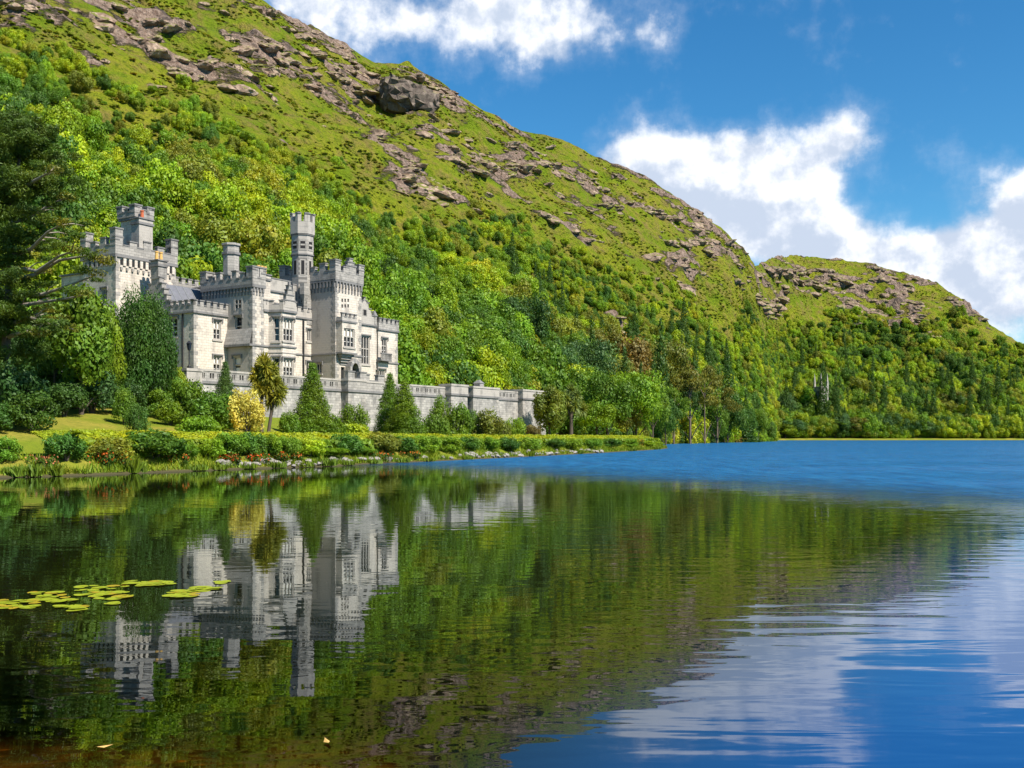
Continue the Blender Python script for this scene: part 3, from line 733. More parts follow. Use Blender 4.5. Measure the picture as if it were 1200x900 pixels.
for k in range(n):
    hw = gh*(1-k/n)+.3; za = wzc+(gtop-wzc)*k/n; zb = wzc+(gtop-wzc)*(k+1)/n
    mb.box((WU0-.16, -(gc-hw), za), (WU0+.45, -(gc+hw), zb), 1); mb.box((WU0-.24, -(gc-hw-.08), zb), (WU0+.53, -(gc-hw+.5), zb+.13), 3); mb.box((WU0-.24, -(gc+hw-.5), zb), (WU0+.53, -(gc+hw+.08), zb+.13), 3)
mb.box((WU0-.22, -(gc-.35), wzc+.7), (WU0-.17, -(gc+.35), wzc+1.5), 4)
mb.build('stepped_gable', STONE, Wg)
mb = MB(); r0, r1 = WU0+.45, WU1+3
mb.add([(r0, -(gc+gh), wzc+.3), (r1, -(gc+gh), wzc+.3), (r1, -gc, gtop-.5), (r0, -gc, gtop-.5), (r0, -(gc-gh), wzc+.3), (r1, -(gc-gh), wzc+.3)], [(0, 1, 2, 3), (3, 2, 5, 4), (1, 5, 2), (0, 3, 4)], 0)
for k in range(9):
    u = r0+(r1-r0)*k/8; mb.add([(u, -(gc+gh+.03), wzc+.33), (u+.1, -(gc+gh+.03), wzc+.33), (u+.1, -gc, gtop-.44), (u, -gc, gtop-.44)], [(0, 1, 2, 3)], 1)
mb.build('slate_roof', [M['slate'], M['lead']], Wg)
chimney('chimney_stack', WU0-.25, WU0+.9, gc-.62, gc+.62, gtop-.1, uz(184, 305, gc)[1], 2, castle, 1)
mb = MB(); wd = wz(214.5, 400, WU0)[0]                                    # downpipe and string
mb.box((WU0-.16, -(wd-.08), Z0), (WU0-.03, -(wd+.08), wzc-.25), 0); mb.build('downpipe', M['iron'], Wg)

# higher range seen behind the wing
ru0, rz_ = uz(232, 341, -13.2); ru1, _ = uz(268, 345, -13.2)
Rg = block('rear_range', ru0-7.5, ru1+14, -19.5, -13.2, Z0, rz_, [hole((9.5, 10.3, rz_-2.2, rz_-1.4))], (), 'f', 0.25)
parapet(Rg, ru0-7.5, ru1+14, -19.5, -13.2, rz_, 0.6, 0.55, 0.55, 0.45, 0.3)

# entrance tower with its octagonal chimney
BU0, BU1, BW, BB = -6.0, -4.35, 1.5, -6.5
bzc = uz(296, 333, BW)[1]
bl = [rect_l(275.5, 371, 283.5, 397, BU0, BB), rect_l(273.5, 418, 282, 440, BU0, BB)]
bq = rect_l(275.5, 352, 283.5, 361, BU0, BB)
B = block('square_tower', BU0, BU1, BB, BW, Z0-1, bzc, (), bl+[hole(bq)], 'fr', 0.3, (12.35,), 2)
glaze(B, ((BU0, BB), (BU0, BW)), [bl[0]], lights=1, blind=2); glaze(B, ((BU0, BB), (BU0, BW)), [bl[1]], lights=1, blind=3)
mb = MB()
a, b, zb, zt = bq; m0 = BB+(a+b)/2
mb.box((BU0-.06, -(m0-.72), zb-.25), (BU0-.02, -(m0-.45), zt+.25), 2); mb.box((BU0-.06, -(m0+.45), zb-.25), (BU0-.02, -(m0+.72), zt+.25), 2)
mb.box((BU0-.06, -(m0-.06), zb), (BU0+.1, -(m0+.06), zt), 2); mb.box((BU0-.055, -(m0-.45), (zb+zt)/2-.06), (BU0+.09, -(m0+.45), (zb+zt)/2+.06), 2)
mb.build('quatrefoil_panel', STONE, B)
mb = MB()                                                                  # battered plinth over the string course
mb.add([(BU0-.55, -BB, 12.55), (BU0-.55, -(BW+.12), 12.55), (BU0-.03, -(BW+.03), 14.3), (BU0-.03, -BB, 14.3)], [(0, 1, 2, 3)], 1)
mb.box((BU0-.55, -BB, 12.3), (BU0, -(BW+.12), 12.55), 3); mb.build('weathering', STONE, B)
parapet(B, BU0, BU1, BB, BW, bzc, 0.75, 0.85, 0.7, 0.5, 0.35, True, 0.2, corner=1.15)
corbels(B, BU0, BU1, BB, BW, bzc-1.15, bzc-.3)
ou, oz = uz(271, 286, -4.0)
chimney('chimney_stack', ou-.95, ou+.95, -4.95, -3.05, bzc, oz, 0, castle, 1, octo=True)
# recessed front between the towers
FU0, FU1, FW, FB = -4.35, 8.22, -3.0, -13.0
fzc = uz(355, 372, FW)[1]
f_ops = [rect_f(359.5, 386, 364.5, 400, FW, FU0), rect_f(359, 424, 365.5, 439, FW, FU0)]
Fr = block('hall_range', FU0, FU1, FB, FW, Z0-1, fzc, f_ops, (), '', 0.2, (12.35,))
glaze(Fr, ((FU0, FW), (FU1, FW)), f_ops, lights=2, transom=False)
parapet(Fr, FU0, FU1, FB, FW, fzc, 0.7, 0.45, 0.6, 0.4, 0.3, False, 0.14, 2)
mb = MB(); du_, _ = uz(355.5, 400, FW+.1); mb.box((du_-.09, -(FW+.05), Z0), (du_+.09, -(FW+.2), fzc-.2), 0); mb.build('downpipe', M['iron'], Fr)
# upper storey set back, with the pierced parapet and clay pots
su0, sz = uz(307, 338, -3.4); su1, _ = uz(336, 346, -3.4)
Su = block('upper_range', -4.3, su1+.5, -10.0, -3.4, fzc, sz, (), (), '', 0.2)
mb = MB(); panel(mb, (-4.3, -3.25), (su1+.5, -3.25), sz, sz+1.35, [hole((.35+k*.55, .65+k*.55, sz+.45, sz+.85)) for k in range(9) if .65+k*.55 < su1+4.3], 2, .2)
mb.box((-4.3, 3.45, sz), (su1+.5, 3.7, sz+1.33), 2); mb.box((-4.4, 3.2, sz+1.36), (su1+.6, 3.75, sz+1.5), 3); mb.build('pierced_parapet', STONE, Su)
pu, pz = uz(308, 321, -1.2); chimney('chimney_stack', pu-.6, pu+1.0, -2.2, -1.0, bzc-2.0, pz, 3, castle, 0)

# canted two-storey bay
bu1, _ = uz(346.5, 360, 3.0); bu_c, _ = uz(331, 360, 3.0); bu_l, _ = uz(315, 360, 1.5)
bay_z = uz(338, 364, 3.0)[1]
poly = [(BU1, 1.45), (bu_l, 1.45), (bu_c, 3.0), (bu1, 3.0), (bu1+1.1, 1.45), (bu1+1.1, FW)]
mb = MB(); bops = {}
Lc = math.hypot(bu_c-bu_l, 1.55)
def canted(x0, y0, x1, y1):
    # opening on the slanting face: intersect the two sight lines with the face
    out = []
    for px in (x0, x1):
        k = (px-600)/FPX; best = None
        for t in np.linspace(0, 1, 400):
            u = bu_l+(bu_c-bu_l)*t; w = 1.45+1.55*t; p_ = cw(u, w)
            e = abs(p_.x-k*p_.y)
            if best is None or e < best[0]: best = (e, t*Lc, p_.y)
        out.append(best)
    Y = (out[0][2]+out[1][2])/2
    return (out[0][1], out[1][1], EYE+(HOR-y1)/FPX*Y, EYE+(HOR-y0)/FPX*Y)
c_ops = [canted(320, 372, 327.5, 400), canted(320, 419, 327.5, 442)]
b_ops = [rect_f(332, 373, 344, 400, 3.0, bu_c), rect_f(332, 420, 344, 442, 3.0, bu_c)]
panel(mb, poly[0], poly[1], Z0-1, bay_z); panel(mb, poly[1], poly[2], Z0-1, bay_z, c_ops); panel(mb, poly[2], poly[3], Z0-1, bay_z, b_ops); panel(mb, poly[3], poly[4], Z0-1, bay_z); panel(mb, poly[4], poly[5], Z0-1, bay_z)
pl = [(p_[0], -p_[1]) for p_ in poly]+[(BU1, -FW)]
mb.add([(x_, y_, bay_z-.2) for x_, y_ in pl], [tuple(range(len(pl)))], 3)
def around(mb, pts, z0, z1, p, t, m):
    for (a, b) in zip(pts[:-1], pts[1:]):
        L = math.hypot(b[0]-a[0], b[1]-a[1]); du, dw = (b[0]-a[0])/L, (b[1]-a[1])/L; nu, nw = -dw, du
        vs = [(a[0]+du*tt+nu*d, -(a[1]+dw*tt+nw*d), zz) for zz in (z0, z1) for tt, d in ((-.03, p), (L+.03, p), (L+.03-.001, -t), (-.03+.001, -t))]
        mb.add(vs, [(0, 1, 2, 3), (7, 6, 5, 4), (0, 4, 5, 1), (1, 5, 6, 2), (2, 6, 7, 3), (3, 7, 4, 0)], m)
around(mb, poly, bay_z-.25, bay_z, .2, .2, 3); around(mb, poly, 12.35, 12.53, .13, .2, 3); around(mb, poly, 11.7, 11.8, .06, .2, 2)
Bay = mb.build('bay_window', STONE, castle)
glaze(Bay, (poly[1], poly[2]), c_ops, lights=1, blind=0); glaze(Bay, (poly[2], poly[3]), b_ops, lights=3, blind=1)
mb = MB(); around(mb, poly[:3]+poly[3:], bay_z, bay_z+.55, .14, .18, 2)
for a, b in zip(poly[:-2], poly[1:-1]): merlon_run(mb, (a[0], a[1]+.1), (b[0], b[1]+.1), bay_z+.55, .45, .45, .4, .25, 2)
gm = (bu_c+bu1)/2
for k, (hw, hh) in enumerate(((.85, 1.1), (.62, 1.7), (.40, 2.3), (.2, 2.8))):
    mb.box((gm-hw, -(3.0+.16+.004*k), bay_z+.3), (gm+hw, -(2.7-.004*k), bay_z+hh), 2); mb.box((gm-hw-.06, -(3.22+.004*k), bay_z+hh), (gm+hw+.06, -(2.66-.004*k), bay_z+hh+.12), 3)
mb.box((gm-.09, -3.05, bay_z+2.9), (gm+.09, -2.85, bay_z+3.3), 3)
mb.build('parapet', STONE, Bay)

# tall octagonal turret
tu, tw = 6.55, -4.3
tu, _ = uz(354.5, 300, tw)
def octo(r, uu=tu, ww=tw): return [(uu+r*math.cos(math.pi/8+k*math.pi/4), -ww+r*math.sin(math.pi/8+k*math.pi/4)) for k in range(8)]
tz1 = uz(354, 275, tw)[1]; tz2 = uz(354, 262, tw)[1]
mb = MB(); rs, rh = 1.38, 1.62
mb.prism(octo(rs+.12), fzc-.8, fzc+1.0, 1); mb.prism(octo(rs), fzc+1.0, tz1-.25, 1); mb.prism(octo(rs+.14), tz1-2.75, tz1-2.6, 3); mb.prism(octo(rs+.18), tz1-.25, tz1-.1, 3); mb.prism(octo(rh), tz1-.1, tz2, 2)
mb.prism(octo(rs+.05), tz1-2.6, tz1-.25, 2)
Tt = mb.build('octagonal_turret', STONE, castle); Tt['label'] = 'tall slender octagonal stair turret with crenellated head'
mb = MB()
o8 = octo(rh)
for k in range(8):
    a, b = o8[k], o8[(k+1) % 8]
    for f0, f1 in ((-.02, .32), (.68, 1.02)):
        p0 = (a[0]+(b[0]-a[0])*f0, a[1]+(b[1]-a[1])*f0); p1 = (a[0]+(b[0]-a[0])*f1, a[1]+(b[1]-a[1])*f1)
        q = lambda p_, s: (tu+(p_[0]-tu)*s, -tw+(p_[1]+tw)*s)
        mb.prism([p0, p1, q(p1, .78), q(p0, .78)], tz2-.02, tz2+.95, 2); mb.prism([q(p0, 1.06), q(p1, 1.06), q(p1, .74), q(p0, .74)], tz2+.95, tz2+1.12, 3)
mb.build('parapet', STONE, Tt)
for k in range(8):
    a, b = octo(rs)[k], octo(rs)[(k+1) % 8]; mx_, my_ = (a[0]+b[0])/2, (a[1]+b[1])/2
    dx, dy = mx_-tu, my_+tw; L = math.hypot(dx, dy); dx /= L; dy /= L; tx, ty = -dy, dx
    def slit(mb, z0, z1, hw, pr, m):
        mb.prism([(mx_+tx*s*hw+dx*d, my_+ty*s*hw+dy*d) for s, d in ((-1, -.02), (1, -.02), (1, pr), (-1, pr))], z0, z1, m)
    for z in ([tz1-5.2] if k % 2 else [tz1-5.2, tz1-8.7, tz1-11.6]):
        mb = MB(); slit(mb, z-.12, z+1.9, .33, .03, 2); slit(mb, z, z+1.75, .2, .045, 4); mb.build('slit_window', STONE, Tt)
    mb = MB(); slit(mb, tz1-2.2, tz1-.8, .48, .085, 1); slit(mb, tz1-1.95, tz1-1.05, .3, .1, 4); slit(mb, tz1-1.6, tz1-1.4, .28, .12, 2); mb.build('quatrefoil_panel', STONE, Tt)
mb = MB(); cu_, cz_ = uz(357, 332, tw+1.4)                               # corbelled spur on the turret's face
fr8 = octo(rs)
mb.prism([(cu_-.55, -(tw+1.1)), (cu_+.55, -(tw+1.1)), (cu_+.45, -(tw+1.75)), (cu_-.45, -(tw+1.75))], cz_-1.4, cz_, 1)
mb.add([(cu_-.45, -(tw+1.75), cz_-1.4), (cu_+.45, -(tw+1.75), cz_-1.4), (cu_+.55, -(tw+1.1), cz_-1.4), (cu_-.55, -(tw+1.1), cz_-1.4), (cu_, -(tw+1.25), cz_-3.0)], [(0, 1, 4), (1, 2, 4), (2, 3, 4), (3, 0, 4)], 1)
mb.build('corbel', STONE, Tt)
mb = MB(); mb.box((tu-1.9, -(tw-1.6), fzc), (tu-1.2, -(tw+.2), tz1-6.6), 1); mb.box((tu-1.98, -(tw-1.66), tz1-6.6), (tu-1.2, -(tw+.26), tz1-6.45), 3); mb.build('buttress', STONE, Tt)

# keep
KU0, KU1, KW, KB = 8.22, 13.15, 1.0, -8.0
kzc = uz(393, 327, KW)[1]
holes = [hole((uz(x_, y_, KW)[0]-KU0-.14, uz(x_, y_, KW)[0]-KU0+.16, uz(x_, y_+2.0, KW)[1], uz(x_, y_-2.0, KW)[1])) for x_ in (401, 404.5, 408) for y_ in (352, 358.5)]
kl = [rect_l(367.5, 426, 377, 438, KU0, KB)]
kd = hole((uz(399.5, 400, KW)[0]-KU0, uz(404, 400, KW)[0]-KU0, Z0, uz(401, 430, KW)[1]))
K = block('keep_tower', KU0, KU1, KB, KW, Z0-1, kzc, holes+[kd], kl, 'fr', 0.28, (12.4,), 2)
glaze(K, ((KU0, KB), (KU0, KW)), kl, lights=3, transom=False)
parapet(K, KU0, KU1, KB, KW, kzc, 1.05, 0.95, 0.95, 0.6, 0.45, True, 0.24, corner=1.25)
corbels(K, KU0, KU1, KB, KW, kzc-1.5, kzc-.28, 0.2, 0.56)
mb = MB(); km = (KU0+KU1)/2+.2
for k, (hw, hh) in enumerate(((.95, 1.9), (.62, 2.4), (.33, 2.85))):
    mb.box((km-hw, -(KW+.25+.004*k), kzc+.9), (km+hw, -(KW-.2-.004*k), kzc+hh), 1); mb.box((km-hw-.07, -(KW+.32+.004*k), kzc+hh), (km+hw+.07, -(KW-.27-.004*k), kzc+hh+.13), 3)
mb.build('crow_step', STONE, K)
ou0, otop = uz(401, 377, 2.0); ou1, _ = uz(417.5, 377, 2.0); _, obot = uz(409, 413, 2.0)
mb = MB(); oop = [rect_f(403, 384, 415.5, 407, 2.0, ou0)]
panel(mb, (ou0, 2.0), (ou1, 2.0), obot, otop, oop); panel(mb, (ou0, KW), (ou0, 2.0), obot, otop); panel(mb, (ou1, 2.0), (ou1, KW), obot, otop)
mb.box((ou0-.12, -2.12, otop), (ou1+.12, -KW, otop+.2), 3); mb.box((ou0-.1, -2.1, obot-.22), (ou1+.1, -KW, obot), 3)
for k in range(4): mb.box((ou0+.18*(k+1), -(2.0-.22*(k+1)), obot-.22-.32*(k+1)), (ou1-.18*(k+1), -KW, obot-.22-.32*k), 1)
mb.box((ou0-.05, -2.05, otop+.2), (ou1+.05, -1.8, otop+.62), 2); mb.box((ou0-.05, -1.8, otop+.2), (ou0+.2, -KW, otop+.62), 2)
merlon_run(mb, (ou0-.05, 2.05), (ou1+.05, 2.05), otop+.62, .42, .38, .3, .25, 1)
Or = mb.build('oriel_window', STONE, castle); glaze(Or, ((ou0, 2.0), (ou1, 2.0)), oop, lights=3, hood=False, blind=1)
# porch with its arched doorway
pu0, _ = uz(404.5, 440, KW+.05); pu1, _ = uz(417, 440, KW+.05); _, pz = uz(410, 420, KW)
mb = MB(); pm = (pu0+pu1)/2
arch = []
for k in range(9):
    th = math.pi*k/8; arch.append((math.cos(th)*(pu1-pu0)*.33, Z0+2.6+math.sin(th)*1.1))
outer = [(math.cos(math.pi*k/8)*(pu1-pu0)*.5, Z0+2.6+math.sin(math.pi*k/8)*1.7) for k in range(9)]
def archring(w0, w1):
    pts_i = [((pu1-pu0)*.33, Z0)]+arch+[(-(pu1-pu0)*.33, Z0)]; pts_o = [((pu1-pu0)*.5, Z0)]+outer+[(-(pu1-pu0)*.5, Z0)]
    for i in range(len(pts_i)-1):
        vs = [(pm+q[0], -w, q[1]) for w in (w1, w0) for q in (pts_i[i], pts_o[i], pts_o[i+1], pts_i[i+1])]
        mb.add(vs, [(0, 1, 2, 3), (7, 6, 5, 4), (0, 4, 5, 1), (1, 5, 6, 2), (2, 6, 7, 3), (3, 7, 4, 0)], 3 if i % 2 else 1)
archring(KW, KW+.9); Po = mb.build('porch', STONE, castle)
mb = MB(); mb.add([(pm+q[0], -(KW+.04), q[1]) for q in [((pu1-pu0)*.33, Z0)]+arch+[(-(pu1-pu0)*.33, Z0)]], [tuple(range(11))], 0); mb.build('door', M['door'], Po)

# gabled bay and end block
GU0, GU1, GW = 13.15, 17.57, 0.0
gzc = uz(419, 378, GW)[1]
gops = [rect_f(420.5, 393, 433, 427, GW, GU0)]
G = block('gable_range', GU0, GU1, -9.0, GW, Z0-1, gzc, gops, (), '', 0.2)
glaze(G, ((GU0, GW), (GU1, GW)), gops, lights=4)
mb = MB(); gm = uz(427, 370, GW)[0]; gt = uz(426, 350, GW)[1]
prof = [(2.1, .55), (2.0, 1.0), (1.45, 1.15), (1.3, 1.7), (.85, 2.0), (.7, 2.7), (.42, 2.8), (.3, gt-gzc-.25), (0.15, gt-gzc-.2), (.13, gt-gzc+.15)]
pts = [(gm+h_, z_) for h_, z_ in prof]; pts = [(gm+2.1, 0)]+pts+[(2*gm-a_, b_) for a_, b_ in pts[::-1]]+[(gm-2.1, 0)]
vs = [(a_, -(GW+.06), gzc+b_) for a_, b_ in pts]+[(a_, -(GW-.35), gzc+b_) for a_, b_ in pts]; n = len(pts)
mb.add(vs, [tuple(range(n)), tuple(range(2*n-1, n-1, -1))]+[(i, n+i, n+(i+1) % n, (i+1) % n) for i in range(n)], 2)
for i in range(1, n-2):
    a_, b_ = pts[i], pts[i+1]
    mb.box((min(a_[0], b_[0])-.06, -(GW+.14), gzc+max(a_[1], b_[1])-.02), (max(a_[0], b_[0])+.06, -(GW-.4), gzc+max(a_[1], b_[1])+.09+.002*i), 3)
mb.box((gm-.45, -(GW+.09), gzc+1.0), (gm+.45, -(GW+.05), gzc+1.9), 1); mb.box((gm-.28, -(GW+.11), gzc+1.1), (gm+.28, -(GW+.08), gzc+1.8), 4)
mb.build('shaped_gable', STONE, G)
mb = MB(); fu, fz = uz(439.5, 366, GW); mb.box((fu-.28, -(GW+.12), gzc-.3), (fu+.28, -(GW-.4), fz-.5), 1); mb.prism([(fu-.36, -(GW+.2)), (fu+.36, -(GW+.2)), (fu+.36, -(GW-.48)), (fu-.36, -(GW-.48))], fz-.5, fz+.2, 3, .25); mb.build('finial', STONE, G)
EU0, EU1, EW = 17.57, 21.6, 0.25
ezc = uz(464, 388, EW)[1]
e_ops = [rect_f(447.5, 396.5, 453.5, 416, EW, EU0), rect_f(443, 433, 451, 448, EW, EU0)]
E_ = block('end_block', EU0, EU1, -9.0, EW, Z0-1, ezc, e_ops, (), 'r', 0.2, (12.05,))
glaze(E_, ((EU0, EW), (EU1, EW)), [e_ops[0]], lights=2); glaze(E_, ((EU0, EW), (EU1, EW)), [e_ops[1]], lights=3, transom=False)
parapet(E_, EU0, EU1, -9.0, EW, ezc, 0.8, 0.55, 0.55, 0.42, 0.32, False, 0.16)
mb = MB(); bu0_, bz_ = uz(442, 413, EW); bu1_, _ = uz(454.5, 413, EW)
mb.box((bu0_, -(EW+.75), bz_-1.1), (bu1_, -EW, bz_-.95), 3)
for k in range(8):
    t_ = bu0_+.03+(bu1_-bu0_-.2)*k/7; mb.box((t_, -(EW+.7), bz_-.95), (t_+.14, -(EW+.58), bz_-.2), 1)
mb.box((bu0_, -(EW+.75), bz_-.2), (bu1_, -(EW+.52), bz_-.05), 3); mb.build('balcony', STONE, E_)

# ------------------------------------------------------------------ terrace: fill, walls, piers
TW = 8.5
me = MB(); c0, c1 = -21.3, 46.2
me.add([(c0, -(TW-.5), 7.8), (c1, -(TW-.5), 7.8), (c1, 24, 7.8), (c0, 24, 7.8)], [(0, 1, 2, 3)], 0)
o = me.build('terrace', [M['lawn']]); o.location = (OX, OY, 0); o.rotation_euler = (0, 0, RZ); tag(o, kind='structure')
RUB = [M['rubble'], M['granite'], M['dressing'], M['band'], M['dark']]
tv = tag(empty('terrace_wall', (OX, OY, 0), RZ), 'long grey stone terrace wall with pierced parapet and square piers below the castle', 'wall')
def twall(u0, u1, w, ztop, band=1.15, zb=-0.2, pattern='quatrefoil', name='wall', th=.6):
    mb = MB()
    panel(mb, (u0, w), (u1, w), zb, ztop-band-.25, (), 0); panel(mb, (u0, w-th), (u0, w), zb, ztop-band-.25, (), 0); panel(mb, (u1, w), (u1, w-th), zb, ztop-band-.25, (), 0); panel(mb, (u1, w-th), (u0, w-th), zb, ztop-band-.25)
    mb.box((u0-.0, -(w+.14), ztop-band-.25), (u1, -(w-th), ztop-band), 3)
    o = mb.build(name, RUB, tv); mb = MB()
    ops = []
    if pattern:
        n = int((u1-u0-.4)/.95)
        ops = [hole((.35+k*.95, .35+k*.95+(.55 if k % 2 else .34), ztop-band+.28, ztop-.38)) for k in range(n)]
    panel(mb, (u0, w+.04), (u1, w+.04), ztop-band, ztop-.2, ops, 1, .16)
    panel(mb, (u1, w-th+.1), (u0, w-th+.1), ztop-band, ztop-.2, (), 2); panel(mb, (u0, w-th+.1), (u0, w+.04), ztop-band, ztop-.2, (), 1); panel(mb, (u1, w+.04), (u1, w-th+.1), ztop-band, ztop-.2, (), 1)
    mb.box((u0, -(w+.1), ztop-.2), (u1, -(w-th+.03), ztop), 2)
    if pattern:
        for k in range(len(ops)):
            c_ = u0+ops[k][0]+(ops[k][1]-ops[k][0])/2; mb.box((c_-.05, -(w+.03), ztop-band+.28), (c_+.05, -(w-.1), ztop-.38), 1)
    mb.build('parapet', RUB, o); return o
def pier(u0, u1, w, wb, ztop, zb=-0.2, mer=0.0):
    mb = MB()
    for a, b in (((u0, w), (u1, w)), ((u0, wb), (u0, w)), ((u1, w), (u1, wb)), ((u1, wb), (u0, wb))): panel(mb, a, b, zb, ztop-1.5, (), 0)
    ring(mb, u0, u1, wb, w, ztop-1.5, ztop-1.25, .16, 3)
    e = .1
    mb.box((u0-e, -(w+e), ztop-1.25), (u1+e, -(wb-e), ztop-.25), 1 if mer else 2); mb.box((u0-e-.08, -(w+e+.08), ztop-.25), (u1+e+.08, -(wb-e-.08), ztop), 2)
    if mer: merlon_run(mb, (u0-e, w+e), (u1+e, w+e), ztop, mer, 1.1, .55, .5, 1)
    quoins(mb, u0, w, 1.0, ztop-1.6, 1, -1); quoins(mb, u1, w, 1.0, ztop-1.6, -1, -1)
    return mb.build('pier', RUB, tv)
up = lambda px, w=TW: uz(px, 450, w)[0]
zt = lambda px, py, w=TW: uz(px, py, w)[1]
pier(up(217), up(233), TW+.25, TW-1.1, zt(225, 432), 1.5)
twall(up(233), up(408), TW, 8.75)
pier(up(408, TW+1.0), up(428, TW+1.0), TW+1.0, TW-1, 8.8, 0, .75); twall(up(428, TW+1.0)+.001, up(452, TW+1.0)-.001, TW+.7, 8.7, 1.15, 0, None)
mb = MB(); merlon_run(mb, (up(428, 9.5), 9.25), (up(452, 9.5), 9.25), 8.7, .7, 1.1, .8, .5, 1); mb.build('merlon_row', RUB, tv)
twall(up(452, TW+1.0), up(480), TW, 8.65); twall(up(480), up(522), TW, 8.75, 1.15)
pier(up(522), up(541), TW+.9, TW-.8, 9.15); pier(up(545), up(575), TW+1.3, TW-.8, 9.05)
mb = MB(); mb.box((up(559)-.5, -(TW+.8), 9.05), (up(559)+.5, -(TW-.2), 9.55), 1); mb.prism([(up(559)-.6, -(TW+.9)), (up(559)+.6, -(TW+.9)), (up(559)+.6, -(TW-.3)), (up(559)-.6, -(TW-.3))], 9.55, 10.0, 3, .3); mb.build('finial', RUB, tv)
twall(up(575), up(607), TW, 8.85); pier(up(607), up(634), TW+.8, TW-3.0, 9.2)
mb = MB(); panel(mb, (c1, TW-3.0), (c1, -16), -.2, 7.6, (), 0); mb.box((c1-.5, -(TW-3.0), 7.6), (c1+.1, 16, 8.7), 2); panel(mb, (c0, -20), (c0, TW-1.2), 2, 7.75, (), 0); mb.build('return_wall', RUB, tv)
# lantern on the first pier
lu, lw = (up(217)+up(233))/2, TW-.4
lp = tag(empty('lamp_post', cw(lu, lw, zt(225, 432)), RZ), 'black iron lantern post standing on the first pier of the terrace wall', 'lamp')
mb = MB(); cir = lambda r, n=8: [(r*math.cos(k*2*math.pi/n), r*math.sin(k*2*math.pi/n)) for k in range(n)]
mb.prism(cir(.2), 0, .25, 0); mb.prism(cir(.11), .25, .4, 0, .6); mb.prism(cir(.06), .4, 1.75, 0); mb.prism(cir(.12), 1.75, 1.83, 0); mb.build('post', M['iron'], lp)
mb = MB(); mb.prism(cir(.16, 6), 1.83, 2.4, 1, 1.5); mb.prism(cir(.3, 6), 2.4, 2.68, 0, .2)
for k in range(6):
    a_ = k*math.pi/3; mb.add([(.17*math.cos(a_-.08), .17*math.sin(a_-.08), 1.83), (.17*math.cos(a_+.08), .17*math.sin(a_+.08), 1.83), (.255*math.cos(a_+.06), .255*math.sin(a_+.06), 2.4), (.255*math.cos(a_-.06), .255*math.sin(a_-.06), 2.4)], [(0, 1, 2, 3)], 0)
mb.build('lantern', [M['iron'], M['glass']], lp)

# ------------------------------------------------------------------ foliage builders
def leaf_quads(Pn, N, size, aspect, r, jit=0.55, droop=0.0):
    """Diamond leaves (or leaf sprays) at points Pn facing N with some scatter."""
    n = len(Pn); N = N+r.normal(0, jit, (n, 3)); N /= np.linalg.norm(N, axis=1)[:, None]+1e-9
    A = r.normal(0, 1, (n, 3)); A[:, 2] -= droop; A -= (A*N).sum(1)[:, None]*N; A /= np.linalg.norm(A, axis=1)[:, None]+1e-9
    B = np.cross(N, A); L = (size*r.uniform(0.65, 1.35, n))[:, None]
    V = np.stack([Pn-A*L, Pn+B*L*aspect, Pn+A*L, Pn-B*L*aspect], 1).reshape(-1, 3)
    return V, np.arange(4*n).reshape(-1, 4)

def cluster_points(cl, n, r, shell=0.55):
    """Points through clusters given as rows cx,cy,cz,rx,ry,rz, mostly near the surface of each; the outward direction comes along."""
    cl = np.asarray(cl, float); vol = cl[:, 3]*cl[:, 4]+cl[:, 3]*cl[:, 5]; k = r.choice(len(cl), n, p=vol/vol.sum())
    d = r.normal(0, 1, (n, 3)); d /= np.linalg.norm(d, axis=1)[:, None]
    rad = shell+(1-shell)*np.sqrt(r.random(n)); rad *= 1+0.14*r.normal(0, 1, n)
    P_ = cl[k, :3]+d*cl[k, 3:6]*rad[:, None]; N = d/cl[k, 3:6]; N /= np.linalg.norm(N, axis=1)[:, None]
    return P_, N, k

def crown_mesh(name, cl, n, size, seed, aspect=0.55, shell=0.55, jit=0.5, mat=None, inner=0.0):
    r = np.random.default_rng(seed); P_, N, k = cluster_points(cl, n, r, shell)
    V, Q = leaf_quads(P_, N, size, aspect, r, jit)
    kt = r.random(len(cl)); tint = np.clip(0.55*kt[k]+0.45*r.random(n), 0, 1)
    return np_mesh(name, V, Q, [mat or M['leaf']], tint)

def round_clusters(rx, ry, rz, zc, k, r, sz=(0.30, 0.46), lower=-0.75, flat=1.0):
    """Leaf clusters over an uneven ellipsoidal crown centred at height zc."""
    out = [(0, 0, zc, rx*.55, ry*.55, rz*.6)]
    i = 0
    while len(out) < k:
        i += 1; g = (i*0.6180339)%1; z = lower+(1-lower)*((i+.5)/(k*1.05)%1); th = 2*math.pi*g*7.3+r.uniform(0, 1.2)
        q = math.sqrt(max(0, 1-z*z)); m = r.uniform(0.60, 0.86); s = r.uniform(*sz)
        out.append((math.cos(th)*q*rx*m, math.sin(th)*q*ry*m, zc+z*rz*m, rx*s, ry*s, rz*s*flat))
    return out

def trunk_arrays(h, r0, r, lean=0.04, limbs=5, spread=0.3, top=0.75):
    parts = []; p = [np.array([0, 0, -0.4])]
    for i in range(1, 6): p.append(p[-1]*1.0+np.array([r.normal(0, lean*h/5), r.normal(0, lean*h/5), (h*top+.4)/5]))
    parts.append(tube_arrays(p, [r0*1.25, r0, r0*.85, r0*.7, r0*.5, r0*.3]))
    for k in range(limbs):
        b = p[2+k % 3]*1.0; a = 2*math.pi*(k/limbs)+r.uniform(-.4, .4); e = b+np.array([math.cos(a)*spread*h, math.sin(a)*spread*h, h*r.uniform(.12, .3)])
        m_ = (b+e)/2+np.array([0, 0, h*.03]); parts.append(tube_arrays([b, m_, e], [r0*.45, r0*.3, r0*.12], 5))
    return join_arrays(parts)

